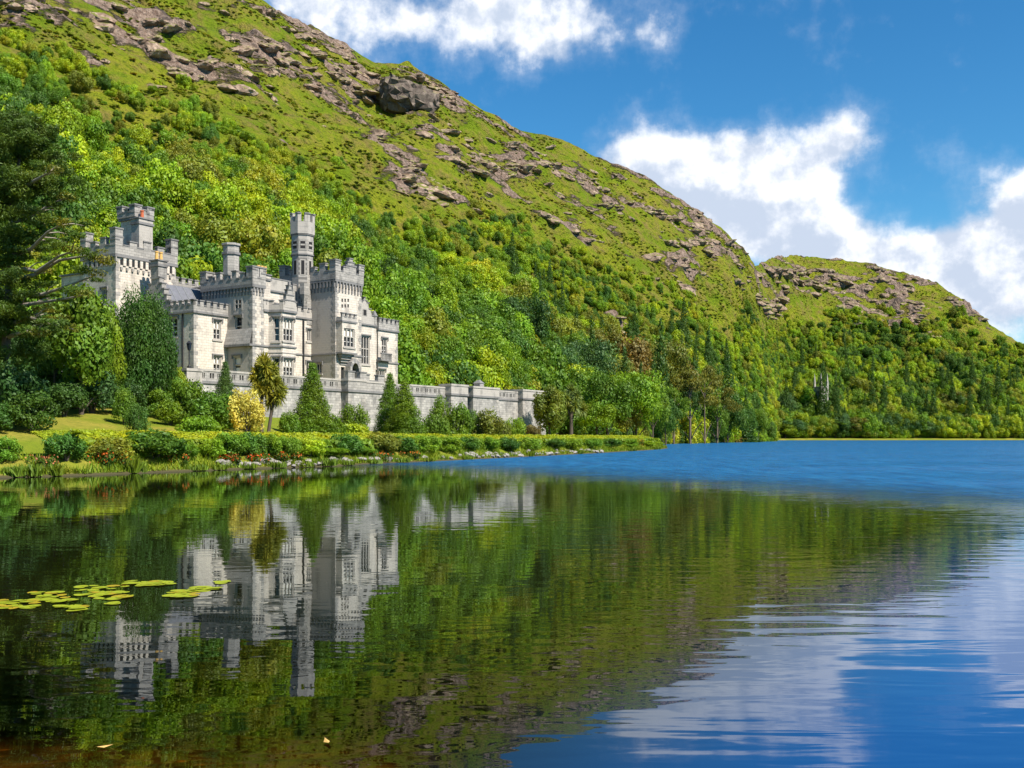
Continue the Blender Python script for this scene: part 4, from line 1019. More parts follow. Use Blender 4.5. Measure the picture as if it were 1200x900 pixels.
class Kind:
    """A prototype plant of height 1 (radius about rx) whose copies are scaled: crown mesh + trunk mesh."""
    pass
PROTO = {}
def proto(key, crown, trunk=None):
    PROTO[key] = (crown, trunk)

def broadleaf_proto(key, seed, n=9500, leaf=0.019, rx=.5, rz=.40, zc=.58, k=30, sz=(.24, .40), limbs=5, mat=None, lower=-.7, shell=.6):
    r = np.random.default_rng(seed); cl = round_clusters(rx, rx, rz, zc, k, r, sz, lower)
    V, Q = trunk_arrays(.8, .028, r, .03, limbs, .25, .8)
    proto(key, crown_mesh('crown', cl, n, leaf, seed, .6, shell, .42, mat), np_mesh('trunk', V, Q, [M['bark']], smooth=True))
for i in range(4): broadleaf_proto(f'round{i}', 100+i, rx=.5+.03*i, k=26+4*i)
for i in range(2): broadleaf_proto(f'tall{i}', 120+i, rx=.33, rz=.46, zc=.54, k=26)
def pine_proto(key, seed):
    """Scots pine: bare leaning stem and flat, broken storeys of needles on top."""
    r = np.random.default_rng(seed); cl = []
    for i in range(12):
        a = r.uniform(0, 6.28); z = r.uniform(.52, .95); q = (0.34*(1.05-z)/.4+.08)*r.uniform(.3, 1.0); s = r.uniform(.10, .17); cl.append((math.cos(a)*q, math.sin(a)*q, z, s, s, s*.42))
    V, Q = trunk_arrays(.95, .022, r, .05, 7, .2, .9)
    proto(key, crown_mesh('crown', cl, 3400, .018, seed, .4, .3, .7), np_mesh('trunk', V, Q, [M['pine_bark']], smooth=True))
for i in range(3): pine_proto(f'pine{i}', 140+i)
def cone_clusters(rx, k, r, z0=.03, droop=1.0):
    out = [(0, 0, .12, rx*.86, rx*.86, .12), (0, 0, .30, rx*.70, rx*.70, .22), (0, 0, .52, rx*.5, rx*.5, .22), (0, 0, .74, rx*.28, rx*.28, .2)]
    for i in range(k):
        z = z0+(1-z0)*(i+.5)/k; q = rx*(1-z)**.85*r.uniform(.72, .95); a = i*2.399+r.uniform(-.3, .3); s = (.13+.27*(1-z))*rx*1.15; out.append((math.cos(a)*q, math.sin(a)*q, z, s, s, s*.8*droop))
    return out
def conifer_proto(key, seed, rx, k=70, n=7000, leaf=.013, mat=None, droop=1.0):
    r = np.random.default_rng(seed); V, Q = tube_arrays([(0, 0, -.05), (0, 0, .5), (0, 0, .95)], [.022, .014, .004])
    proto(key, crown_mesh('crown', cone_clusters(rx, k, r, droop=droop), n, leaf, seed, .45, .5, .6), np_mesh('trunk', V, Q, [M['bark']]))
conifer_proto('cypress0', 150, .24, n=34000, leaf=.0095); conifer_proto('cypress1', 151, .27, n=34000, leaf=.0095)
conifer_proto('spruce0', 152, .20, 60, 4200, .018, droop=.5); conifer_proto('spruce1', 153, .17, 60, 4200, .018, droop=.5)
def shrub_proto(key, seed, rz=.5, n=4200, leaf=.034, k=22, sz=(.26, .42)):
    r = np.random.default_rng(seed); cl = round_clusters(.5, .5, rz, rz*.92, k, r, sz, -.8)
    V, Q = join_arrays([tube_arrays([(0, 0, -.1), (math.cos(a)*.1, math.sin(a)*.1, .25), (math.cos(a)*.28, math.sin(a)*.28, .6)], [.03, .022, .01], 5) for a in (0.3, 1.8, 3.3, 4.9)])
    V[:, 2] *= rz/.5
    proto(key, crown_mesh('foliage', cl, n, leaf, seed, .55, .55, .55), np_mesh('stem', V, Q, [M['bark']]))
def yew_proto(key, seed):
    r = np.random.default_rng(seed); cl = []
    for i in range(46):
        q = math.sqrt((i+.5)/46)*.40; a = i*2.399; t = 1.0-.30*(q/.42)**2.6+r.uniform(-.08, .03); z0_ = .10+.1*r.random()
        cl.append((math.cos(a)*q, math.sin(a)*q, (t+z0_)/2, .085+.03*r.random(), .085+.03*r.random(), (t-z0_)/2))
    for i in range(24): a = i*2.399; cl.append((math.cos(a)*.40, math.sin(a)*.40, r.uniform(.15, .55), .10, .10, .14))
    V, Q = tube_arrays([(0, 0, -.05), (0, 0, .3), (0, 0, .6)], [.05, .04, .02]); proto(key, crown_mesh('crown', cl, 42000, .0135, seed, .5, .75, .6), np_mesh('trunk', V, Q, [M['bark']]))
yew_proto('yew', 168)
for i in range(3): shrub_proto(f'shrub{i}', 160+i, .46+.04*i)
shrub_proto('ball', 165, .5, 5200, .026, 30, (.30, .36)); shrub_proto('mound', 166, .27, 4200, .03, 26)
shrub_proto('upright', 167, .85, 5200, .032, 30)
def cordyline_proto(key, seed, heads, stems):
    """Cabbage palm: bare stems carrying rosettes of long stiff sword leaves."""
    r = np.random.default_rng(seed); Vs = []; Qs = []; tint = []; b = 0
    for (cx, cy, cz, s) in heads:
        s *= .74; n = 210; d = r.normal(0, 1, (n, 3)); d[:, 2] += .35; d /= np.linalg.norm(d, axis=1)[:, None]
        side = np.cross(d, r.normal(0, 1, (n, 3))); side /= np.linalg.norm(side, axis=1)[:, None]; c = np.array([cx, cy, cz])
        L = (s*r.uniform(.7, 1.15, n))[:, None]; w = s*.075; mid = c+d*L*.6; tip = c+d*L-np.array([0, 0, 1])*L*r.uniform(.0, .28, n)[:, None]
        V = np.stack([c+d*L*.05-side*w*.6, c+d*L*.05+side*w*.6, mid+side*w, mid-side*w, tip+side*w*.15, tip-side*w*.15], 1).reshape(-1, 3)
        i = np.arange(n)*6; Q = np.concatenate([np.stack([i, i+1, i+2, i+3], -1), np.stack([i+3, i+2, i+4, i+5], -1)])
        Vs.append(V); Qs.append(Q+b); b += len(V); t = r.random(n); tint += [*t, *t]
    cm = np_mesh('crown', np.concatenate(Vs), np.concatenate(Qs), [M['leaf']], tint)
    V, Q = join_arrays([tube_arrays(p_, r_, 7) for p_, r_ in stems]); proto(key, cm, np_mesh('trunk', V, Q, [M['bark']], smooth=True))
cordyline_proto('cordyline0', 170, [(-.02, 0, .86, .20), (.10, .03, .78, .19), (-.12, .02, .76, .19), (.05, -.08, .70, .2), (-.05, .08, .68, .19), (.16, 0, .62, .19), (.2, -.04, .47, .19), (.08, .05, .42, .17), (-.1, -.05, .58, .19), (.02, 0, .56, .2), (-.16, 0, .66, .19), (.1, .08, .68, .2), (0, -.1, .80, .19), (.24, .03, .55, .18)],
    [([(-.06, 0, -.04), (-.06, 0, .35), (-.04, 0, .8)], [.035, .03, .02]), ([(.03, 0, -.04), (.1, 0, .3), (.17, 0, .55)], [.03, .026, .018]), ([(-.055, 0, .4), (-.1, 0, .7)], [.02, .016])])
cordyline_proto('cordyline1', 171, [(math.cos(a)*q, math.sin(a)*q, z, .2) for a, q, z in ((0, 0, .86), (.4, .2, .74), (1.5, .2, .76), (2.7, .21, .74), (3.7, .2, .7), (5, .22, .75), (0, .3, .58), (1.2, .26, .56), (2.2, .3, .58), (3.4, .32, .55), (4.6, .28, .58), (5.6, .3, .52), (.9, .1, .66), (3, .12, .64))],
    [([(0, 0, -.04), (0.01, 0, .3), (0, 0, .5)], [.055, .045, .04]), ([(0, 0, .4), (.18, 0, .66)], [.03, .015]), ([(0, 0, .4), (-.18, .05, .66)], [.03, .015]), ([(0, 0, .4), (0, .15, .7)], [.03, .015])])

COL = {'dark': (0.048, 0.115, 0.014), 'deep': (0.034, 0.088, 0.016), 'mid': (0.095, 0.185, 0.012), 'lime': (0.20, 0.285, 0.010), 'bright': (0.14, 0.245, 0.010), 'olive': (0.135, 0.15, 0.018),
       'gold': (0.32, 0.32, 0.012), 'yellow': (0.60, 0.53, 0.09), 'blue': (0.058, 0.13, 0.036), 'rust': (0.16, 0.12, 0.028), 'cyp': (0.105, 0.19, 0.011), 'cord': (0.20, 0.21, 0.03)}

def plant(name, key, px, Y, top, width, col, label, cat, group=None, z=None, rot=None, parts=('crown', 'trunk'), X=None, sink=0.0, hide_trunk=False, gain=1.0):
    """A plant standing at photo column px and depth Y, reaching row top, width pixels wide."""
    x = X_at(px, Y) if X is None else X
    g = gz(x, Y) if z is None else z
    h = max(Z_at(top, Y)-g, .3); w = width/FPX*Y
    crown, trunk = PROTO[key]
    co = np.empty(len(crown.vertices)*3); crown.vertices.foreach_get('co', co); co = co.reshape(-1, 3)
    ext = 2*np.quantile(np.abs(co[:, 0]), .985); hz = np.quantile(co[:, 2], .99)
    root = empty(name, (x, Y, g-sink), rng.uniform(0, 6.28) if rot is None else rot)
    root.scale = (w/ext, w/ext, (h+sink)/hz)
    c = link(parts[0], crown, root); cv = COL[col] if isinstance(col, str) else col
    j = rng.uniform(.88, 1.14)*gain; c.color = (cv[0]*j*rng.uniform(.92, 1.1), cv[1]*j, cv[2]*j, 1)
    if trunk is not None and not hide_trunk: link(parts[1], trunk, root)
    tag(root, label, cat, group); return root

def on_hill(px, py):
    """The point of the slope seen at column px, row py."""
    d = (hill.px-px)**2+(hill.py-py)**2+np.where(hill.S > 1.0, 1e6, 0); i = np.unravel_index(np.argmin(d), d.shape); return hill.x[i], hill.y[i], hill.z[i]

SH = ('foliage', 'stem')
# ------------------------------------------------------------------ garden between the wall and the lake
plant('yew_tree', 'yew', 167.5, 88, 350, 70, (0.036, 0.098, 0.012), 'dense dark green yew with a broad upright crown in front of the castle wing', 'tree')
G1 = 'rounded shrubs on the lawn bank'
for px, Y, top, w, key, col, lab in [
    (37, 66, 461, 53, 'shrub0', 'dark', 'large round dark shrub at the foot of the lawn bank below the pine'),
    (75, 76, 450, 48, 'shrub1', 'deep', 'dark round shrub directly right of the largest lawn shrub'),
    (108, 80, 434, 50, 'shrub2', 'blue', 'tall bluish green shrub between the lawn and the yew'),
    (146, 76, 455, 27, 'ball', 'mid', 'small clipped ball shrub higher on the lawn bank'),
    (161, 72, 474, 26, 'ball', 'dark', 'small clipped ball shrub lower on the lawn bank'),
    (12, 74, 436, 50, 'shrub1', 'deep', 'dark shrub under the hanging pine branches at the lawn edge'),
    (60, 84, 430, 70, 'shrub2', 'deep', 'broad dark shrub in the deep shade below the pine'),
    (188, 84, 458, 36, 'shrub0', 'mid', 'green shrub right of the yew trunk on the bank'),
    (219, 82, 446, 40, 'shrub0', 'mid', 'leafy mid green shrub below the lantern pier'),
    (248, 79, 461, 50, 'shrub2', 'mid', 'bushy shrub left of the yellow bush under the terrace wall'),
    (232, 74, 489, 52, 'mound', 'bright', 'low spreading mound of bright foliage behind the hedge'),
    (200, 80, 470, 30, 'shrub1', 'bright', 'light green shrub between the ball shrubs and the lantern pier'),
    (206, 90, 431, 28, 'shrub1', 'lime', 'small lime green shrub against the castle wing foot'),
    (264, 84, 428, 36, 'cypress1', 'blue', 'pointed dark green shrub in front of the pierced parapet'),
    (289, 80, 458, 38, 'shrub2', 'yellow', 'bright yellow variegated bush below the terrace wall'),
    (340, 86, 484, 24, 'shrub1', 'mid', 'small shrub left of the single clipped cone'),
    (392, 88, 488, 26, 'shrub0', 'bright', 'small bright shrub right of the single clipped cone'),
    (416, 94, 475, 36, 'ball', 'mid', 'rounded green shrub between the clipped cones'),
    (404, 90, 496, 50, 'mound', 'lime', 'low lime green mound right of the single clipped cone'),
    (514, 104, 466, 24, 'upright', 'cyp', 'slim upright shrub leaning on the terrace wall'),
    (535, 106, 476, 34, 'shrub0', 'cyp', 'green shrub before the middle stretch of the long wall'),
    (512, 100, 489, 36, 'shrub1', 'mid', 'low shrub with blossom at the right foot of the twin cones'),
    (552, 112, 482, 24, 'upright', 'mid', 'narrow shrub beside the double wall pier'),
    (572, 112, 482, 36, 'shrub2', 'olive', 'yellowish olive shrub below the double wall pier'),
    (601, 122, 491, 30, 'ball', 'bright', 'rounded bright shrub near the last wall pier'),
    (585, 116, 495, 30, 'mound', 'olive', 'low olive mound below the last stretch of wall'),
    (624, 126, 499, 20, 'shrub0', 'rust', 'small reddish shrub at the foot of the last wall pier'),
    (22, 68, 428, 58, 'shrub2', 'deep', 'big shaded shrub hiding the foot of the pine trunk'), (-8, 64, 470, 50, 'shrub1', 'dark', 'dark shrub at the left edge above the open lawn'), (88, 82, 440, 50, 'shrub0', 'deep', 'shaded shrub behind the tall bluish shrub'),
    (150, 82, 448, 40, 'shrub0', 'deep', 'dark shrub at the left foot of the yew')]:
    plant('shrub', key, px, Y, top, w, col, lab, 'shrub', G1, parts=SH)
plant('cabbage_palm', 'cordyline0', 311, 83, 419, 42, (0.26, 0.265, 0.03), 'cabbage palm with two bare stems before the terrace wall', 'tree', rot=.2)
plant('cabbage_palm', 'cordyline1', 669, 160, 453, 36, (0.20, 0.25, 0.05), 'round headed cabbage palm standing beyond the end of the wall', 'tree', rot=.4)
plant('cone_cypress', 'cypress0', 366, 88, 431, 52, 'cyp', 'single tall clipped cone cypress near the middle of the wall', 'tree', 'clipped cone cypresses')
plant('cone_cypress', 'cypress1', 457, 100, 442, 40, 'cyp', 'clipped cone cypress with the taller tip of the close pair', 'tree', 'clipped cone cypresses')
plant('cone_cypress', 'cypress0', 474, 97, 451, 52, 'cyp', 'clipped cone cypress with the wider base of the close pair', 'tree', 'clipped cone cypresses')
plant('cypress_tree', 'tall0', 644, 142, 455, 36, (0.115, 0.165, 0.015), 'bushy upright cypress hiding the end of the terrace wall', 'tree')
# flowers under the twin cones
def bed(name, px, Y, width, h, n, cols, label, cat, seed, size=.07, group=None, z=0):
    r = np.random.default_rng(seed); x = X_at(px, Y); w = width/FPX*Y
    root = empty(name, (x, Y, gz(x, Y)+z)); tag(root, label, cat, group)
    cl = [(r.uniform(-.5, .5)*w, r.uniform(-.3, .3)*w*.5, h*r.uniform(.3, .6), w*.16, w*.16, h*.5) for _ in range(9)]
    c = link('foliage', crown_mesh('foliage', cl, n, size*1.5, seed, .4, .4, .7), root); c.color = (0.06, 0.12, 0.01, 1)
    cl2 = [(a, b, d+h*.2, e, f, g_) for a, b, d, e, f, g_ in cl]
    q = link('blossom', crown_mesh('blossom', cl2, n//6, size, seed+1, .8, .8, .5, M['flower']), root); q.color = (*cols, 1); return root
bed('flower_bed', 507, 97, 34, .75, 900, (0.42, 0.22, 0.5), 'pale purple flowers behind the hedge at the foot of the twin cones', 'flowers', 300)

# clipped hedge along the shore: a front face of shrubs and a flat-topped crown of yellow new growth
def offset_path(px0, px1, off, n):
    pts = np.array(SHORE[3:16]); seg = np.linalg.norm(np.diff(pts, axis=0), axis=1); cum = np.concatenate([[0], np.cumsum(seg)])
    t = np.linspace(0, cum[-1], 2000); x = np.interp(t, cum, pts[:, 0]); y = np.interp(t, cum, pts[:, 1])
    tx, ty = np.gradient(x), np.gradient(y); l_ = np.hypot(tx, ty); ox, oy = x-ty/l_*off, y+tx/l_*off
    p_ = 600+FPX*ox/oy; ok = (p_ >= px0) & (p_ <= px1); ox, oy = ox[ok], oy[ok]; i = np.linspace(0, len(ox)-1, n).astype(int); return ox[i], oy[i]
def hedge(name, px0, px1, label, seed, off=2.5, top=(503.5, 511), dens=1.0, h0=None):
    r = np.random.default_rng(seed); x, y = offset_path(px0, px1, off, 60)
    root = empty(name, (0, 0, 0)); tag(root, label, 'hedge')
    n = int(46000*dens); k = r.integers(0, 59, n); f = r.random(n); X0 = x[k]+(x[k+1]-x[k])*f; Y0 = y[k]+(y[k+1]-y[k])*f
    tx, ty = (x[k+1]-x[k]), (y[k+1]-y[k]); l_ = np.hypot(tx, ty); nx_, ny_ = -ty/l_, tx/l_                      # inland
    px = 600+FPX*X0/Y0; g = ground_z(X0, Y0); frac = np.clip((px-105)/670, 0, 1)
    ztop = EYE+(HOR-(top[0]+(top[1]-top[0])*frac**.5))/FPX*Y0
    # front face
    zz = g+(ztop-.55-g)*r.random(n)**.8; bul = .35*fbm(X0*.35+Y0*.35, zz*.5, 3, seed); d = -0.7+bul*.8+r.normal(0, .12, n)
    Pn = np.stack([X0+nx_*d, Y0+ny_*d, zz], -1); N = np.stack([-nx_, -ny_, np.full(n, .55)], -1)
    V, Q = leaf_quads(Pn, N, .12+.0007*Y0.mean(), .6, r, .6); tint = np.clip(.5+.35*fbm(X0*.8, zz*1.3+Y0*.8, 3, seed+2)+r.uniform(-.25, .25, n), 0, 1)
    a = link('foliage', np_mesh('foliage', V, Q, [M['leaf']], tint), root); a.color = (0.13, 0.22, 0.010, 1)
    # top, sloping a little up away from the lake
    m_ = 2*n; k = r.integers(0, 59, m_); f = r.random(m_); X0 = x[k]+(x[k+1]-x[k])*f; Y0 = y[k]+(y[k+1]-y[k])*f
    tx, ty = (x[k+1]-x[k]), (y[k+1]-y[k]); l_ = np.hypot(tx, ty); nx_, ny_ = -ty/l_, tx/l_; px = 600+FPX*X0/Y0; frac = np.clip((px-105)/670, 0, 1); ztop = EYE+(HOR-(top[0]+(top[1]-top[0])*frac**.5))/FPX*Y0
    e = r.random(m_); d = -0.75+e*2.9; wob = .10*fbm(X0*.5, Y0*.5, 3, seed+4)
    Pn = np.stack([X0+nx_*d, Y0+ny_*d, ztop-.62+.62*np.minimum(1, e*1.15)+wob+r.normal(0, .025, m_)], -1); N = np.stack([-nx_*.35, -ny_*.35, np.ones(m_)], -1)
    V, Q = leaf_quads(Pn, N, .06+.0006*Y0.mean(), .6, r, .45)
    b = link('new_growth', np_mesh('new_growth', V, Q, [M['leaf']], r.random(m_)), root); b.color = (0.245, 0.305, 0.008, 1)
    b['label'] = 'yellow green clipped top of new growth'
    return root
hedge('clipped_hedge', 108, 774, 'long clipped hedge with a flat yellow top running along the lake shore', 401)
hedge('clipped_hedge', 53, 103, 'short clipped hedge block left of the long shore hedge', 402, 2.6, (506, 506), .22)

# shrubs at the water's edge
G2 = 'shrubs at the water edge below the hedge'
edge = [(4, 513, 32, 'shrub0', 'mid'), (77, 508, 46, 'shrub1', 'dark'), (128, 513, 50, 'shrub2', 'olive'), (182, 505, 66, 'shrub0', 'dark'), (218, 519, 30, 'shrub1', 'mid'), (246, 514, 32, 'shrub2', 'bright'),
        (270, 508, 40, 'shrub0', 'mid'), (296, 508, 34, 'shrub1', 'dark'), (318, 510, 30, 'shrub2', 'mid'), (338, 512, 26, 'shrub0', 'cyp'), (362, 515, 36, 'mound', 'lime'), (384, 525, 44, 'shrub0', 'bright'), (405, 509, 40, 'shrub1', 'dark'), (420, 524, 36, 'shrub2', 'mid'),
        (450, 508, 40, 'shrub0', 'olive'), (473, 512, 36, 'shrub1', 'dark'), (497, 511, 36, 'shrub2', 'mid'), (523, 512, 34, 'shrub0', 'mid'), (548, 512, 32, 'shrub1', 'dark'), (572, 513, 30, 'shrub2', 'mid'),
        (596, 513, 28, 'shrub0', 'dark'), (620, 513, 26, 'shrub1', 'mid'), (646, 514, 30, 'shrub2', 'dark'), (668, 514, 24, 'shrub0', 'cyp'), (692, 514, 26, 'shrub1', 'mid'), (714, 514, 26, 'shrub2', 'dark'), (736, 515, 24, 'shrub0', 'mid'), (757, 517, 24, 'shrub1', 'bright'), (770, 518, 16, 'mound', 'bright')]
cname = {'lime': 'lime green', 'mid': 'mid green', 'dark': 'dark green', 'olive': 'olive green', 'bright': 'bright green', 'cyp': 'yellow green', 'gold': 'golden'}
ords = ['first', 'second', 'third', 'fourth', 'fifth', 'sixth', 'seventh', 'eighth', 'ninth', 'tenth', 'eleventh', 'twelfth', 'thirteenth', 'fourteenth', 'fifteenth', 'sixteenth', 'seventeenth', 'eighteenth', 'nineteenth', 'twentieth',
        'twenty-first', 'twenty-second', 'twenty-third', 'twenty-fourth', 'twenty-fifth', 'twenty-sixth', 'twenty-seventh', 'twenty-eighth', 'twenty-ninth', 'thirtieth', 'thirty-first', 'thirty-second', 'thirty-third', 'thirty-fourth', 'thirty-fifth', 'thirty-sixth', 'thirty-seventh', 'thirty-eighth', 'thirty-ninth', 'fortieth',
        'forty-first', 'forty-second', 'forty-third', 'forty-fourth', 'forty-fifth', 'forty-sixth', 'forty-seventh', 'forty-eighth', 'forty-ninth', 'fiftieth']
for i, (px, top, w, key, col) in enumerate(edge):
    x, y = offset_path(px-6, px+6, 1.5 if w > 28 else 1.1, 3); Y = y[1]
    plant('shore_shrub', key, px, Y, top, w, col, f'{cname[col]} {"low mound" if key == "mound" else "shrub"} at the water edge, {ords[i]} along the shore from the pine end', 'shrub', G2, parts=SH, sink=.15, gain=1.35)
# orange and red flowers, reeds, stones at the water's edge
for i, (px, w, h, c, lab) in enumerate([(120, 30, .9, (.50, .10, .008), 'clump of orange flowers beside the short hedge block at the shore'), (140, 24, .8, (.55, .22, .01), 'yellow orange flowers in the clump right of the short hedge block'), (48, 30, .7, (.45, .16, .10), 'pinkish orange flowers on the shore below the open lawn'), (205, 26, .6, (.5, .12, .02), 'orange flowers at the right foot of the largest shore shrub'),
        (268, 24, .55, (.55, .07, .01), 'red orange flower patch at the waterside below the yellow bush'), (300, 34, .6, (.6, .08, .01), 'wide bed of red flowers at the waterside below the palm'), (325, 28, .6, (.6, .10, .01), 'red flower patch at the waterside right of the palm'), (344, 20, .5, (.5, .12, .02), 'small rusty flower patch below the single cone'),
        (440, 40, .5, (.48, .12, .015), 'long rusty flower strip at the waterside below the twin cones'), (476, 26, .45, (.46, .14, .02), 'low rusty flower patch by the stone bank'), (746, 16, .9, (.5, .10, .01), 'orange flower clump near the tip of the hedge')]):
    x, y = offset_path(px-5, px+5, .75 if px < 700 else 1.4, 3)
    bed('flower_clump', px, y[1], w, h, 700, c, lab, 'flowers', 320+3*i, .06, 'flowers along the water edge')
def reeds(px, w, h, label, seed, col=(0.12, 0.19, 0.012)):
    r = np.random.default_rng(seed); x, y = offset_path(px-5, px+5, .25, 3); Y = y[1]; X = X_at(px, Y); W_ = w/FPX*Y; n = 300
    b = np.stack([r.uniform(-.5, .5, n)*W_, r.uniform(-.35, .35, n)*min(W_, 1.4), np.full(n, -.15)], -1); d = np.stack([r.normal(0, .22, n), r.normal(0, .22, n), np.ones(n)], -1); L = (.62*h*r.uniform(.5, 1.2, n))[:, None]
    s = np.stack([np.cos(r.uniform(0, 3.1, n)), np.sin(r.uniform(0, 3.1, n)), np.zeros(n)], -1)*.035
    V = np.stack([b-s, b+s, b+d*L*.7+s*.8, b+d*L*.7-s*.8, b+d*L+s*.1+d*[[1, 1, -.1]]*.12, b+d*L-s*.1+d*[[1, 1, -.1]]*.12], 1).reshape(-1, 3); i = np.arange(n)*6
    o = link('reed_clump', np_mesh('reed_clump', V, np.concatenate([np.stack([i, i+1, i+2, i+3], -1), np.stack([i+3, i+2, i+4, i+5], -1)]), [M['leaf']], np.tile(r.random(n), 2))); o.location = (X, Y, gz(X, Y)); o.color = (*col, 1)
    tag(o, label, 'reeds', 'reed clumps at the water edge')
for i, (px, w, h, lab) in enumerate([(30, 36, 1.0, 'reed clump at the shore below the open lawn'), (14, 20, .8, 'short reed clump at the near end of the shore'), (62, 20, 1.0, 'reed clump just left of the short hedge block'), (152, 18, 1.5, 'tall bright reed clump right of the orange flowers'), (164, 14, 1.0, 'reed clump under the largest shore shrub'),
        (225, 34, .6, 'low strip of reeds below the lantern pier'), (250, 30, .55, 'low reeds at the waterside left of the red flowers'), (285, 30, .6, 'grassy reeds in front of the red flower bed'), (318, 34, .6, 'grassy reeds before the red patch right of the palm'), (352, 30, .6, 'low reeds at the waterside under the single cone'), (376, 36, .9, 'leafy reeds under the bright shrub by the single cone'), (400, 30, .6, 'low reeds between the cones at the waterside'),
        (430, 36, .55, 'reeds in front of the rusty flower strip'), (462, 36, .6, 'reeds at the right end of the rusty flower strip'), (495, 30, .6, 'reeds at the left end of the stone bank'), (540, 30, .5, 'reed tuft in the middle of the stone bank'), (618, 16, .9, 'small bright reed tuft among the bank stones'), (676, 16, .9, 'reed tuft in the stone bank near the hedge end'), (735, 22, .8, 'bright reeds before the orange clump at the hedge tip'), (765, 20, .8, 'bright reeds at the very tip of the hedge')]):
    reeds(px, w, h, lab, 500+i)

def bank_grass():
    r = np.random.default_rng(560); n = 26000; pts = np.array(SHORE[2:16]); seg = np.linalg.norm(np.diff(pts, axis=0), axis=1); cum = np.concatenate([[0], np.cumsum(seg)])
    t = r.random(n)**1.25*cum[-1]; x = np.interp(t, cum, pts[:, 0]); y = np.interp(t, cum, pts[:, 1]); tx = np.interp(t+.5, cum, pts[:, 0])-x; ty = np.interp(t+.5, cum, pts[:, 1])-y; l_ = np.hypot(tx, ty)+1e-6
    o_ = r.random(n)**1.3*2.4+.02; x = x-ty/l_*o_; y = y+tx/l_*o_; keep = fbm(x*.3, y*.3, 3, 9) > -.25-.5*(o_ < .5); x, y = x[keep], y[keep]; n = len(x)
    b = np.stack([x, y, ground_z(x, y)-.05], -1); d = np.stack([r.normal(0, .35, n), r.normal(0, .35, n)-.15, np.ones(n)], -1); L = r.uniform(.18, .5, n)[:, None]; a_ = r.uniform(0, 3.14, n); s = np.stack([np.cos(a_), np.sin(a_), 0*a_], -1)*.045
    V = np.stack([b-s, b+s, b+d*L+s*.2, b+d*L-s*.2], 1).reshape(-1, 3); o = link('bank_grass', np_mesh('bank_grass', V, np.arange(4*n).reshape(-1, 4), [M['leaf']], r.random(n))); o.color = (.16, .24, .012, 1); tag(o, kind='stuff')
bank_grass()
# stones of the bank
def stone_mesh(seed, flat=.6, sub=2):
    import bmesh
    r = np.random.default_rng(seed); bm = bmesh.new(); bmesh.ops.create_icosphere(bm, subdivisions=sub, radius=1)
    cuts = [(np.array(d)/np.linalg.norm(d), r.uniform(.5, .85)) for d in r.normal(0, 1, (9, 3))]
    for v in bm.verts:
        p_ = np.array(v.co)
        for d, k in cuts:
            q = p_@d
            if q > k: p_ = p_-d*(q-k)*.92
        p_ += .05*r.normal(0, 1, 3); v.co = (p_[0], p_[1], p_[2]*flat)
    me = bpy.data.meshes.new('stone'); bm.to_mesh(me); bm.free(); return me
def stone_rock_mat(name, a, b, moss):
    m, T, out = new_mat(name); pos = T.node('ShaderNodeNewGeometry').outputs['Position']; tc = T.node('ShaderNodeTexCoord').outputs['Object']
    n1 = T.noise(tc if not moss else pos, 1.6 if not moss else .35, 6, .65); n2 = T.noise(tc if not moss else pos, 6.0 if not moss else 1.5, 5, .7); c = T.mix(T.ss(n1, .36, .64), (*a, 1), (*b, 1)); c = T.mix(T.ss(n2, .5, .75, 0, .7), c, tuple(.35*v for v in a)+(1,))
    if moss:
        nz = T.node('ShaderNodeNewGeometry'); s = T.node('ShaderNodeSeparateXYZ'); T.put(s.inputs[0], nz.outputs['Normal'])
        c = T.mix(T.math('MULTIPLY', T.ss(T.math('ADD', s.outputs[2], T.math('MULTIPLY', T.math('SUBTRACT', n1, .5), 1.4)), .62, .8), moss), c, (0.10, 0.115, 0.012, 1))
    principled(T, out, c, .95, T.bump(T.math('ADD', n1, n2), .8, .25), .1); return m
M['bankstone'] = stone_rock_mat('bank_stone', (.26, .235, .21), (.48, .43, .38), 0)
M['crag'] = stone_rock_mat('crag_rock', (.175, .115, .080), (.39, .285, .21), .9)
stones = [stone_mesh(600+i) for i in range(4)]
for s_ in stones: s_.materials.append(M['bankstone'])
r = np.random.default_rng(611)
for px in list(np.linspace(545, 705, 62))+list(np.linspace(258, 392, 30))+list(np.linspace(400, 540, 14)):
    px = px+r.uniform(-2, 2); x, y = offset_path(px-3, px+3, r.uniform(-.05, .7), 3)
    o = link('bank_stone', stones[r.integers(4)]); s_ = r.uniform(.16, .46); o.scale = (s_*r.uniform(.8, 1.4), s_, s_*r.uniform(.8, 1.3)); o.location = (x[1], y[1], gz(x[1], y[1])+s_*.25); o.rotation_euler = (r.uniform(-.3, .3), r.uniform(-.3, .3), r.uniform(0, 6))
    if px > 540: tag(o, 'grey stone of the rough bank under the far half of the hedge', 'stone', 'stones of the bank under the hedge')
    elif px < 395: tag(o, 'pale stone among the red flowers and reeds at the waterside', 'stone', 'pale stones among the waterside flowers')
    else: tag(o, 'grey stone at the waterline below the twin cones', 'stone', 'stones at the waterline below the cones')

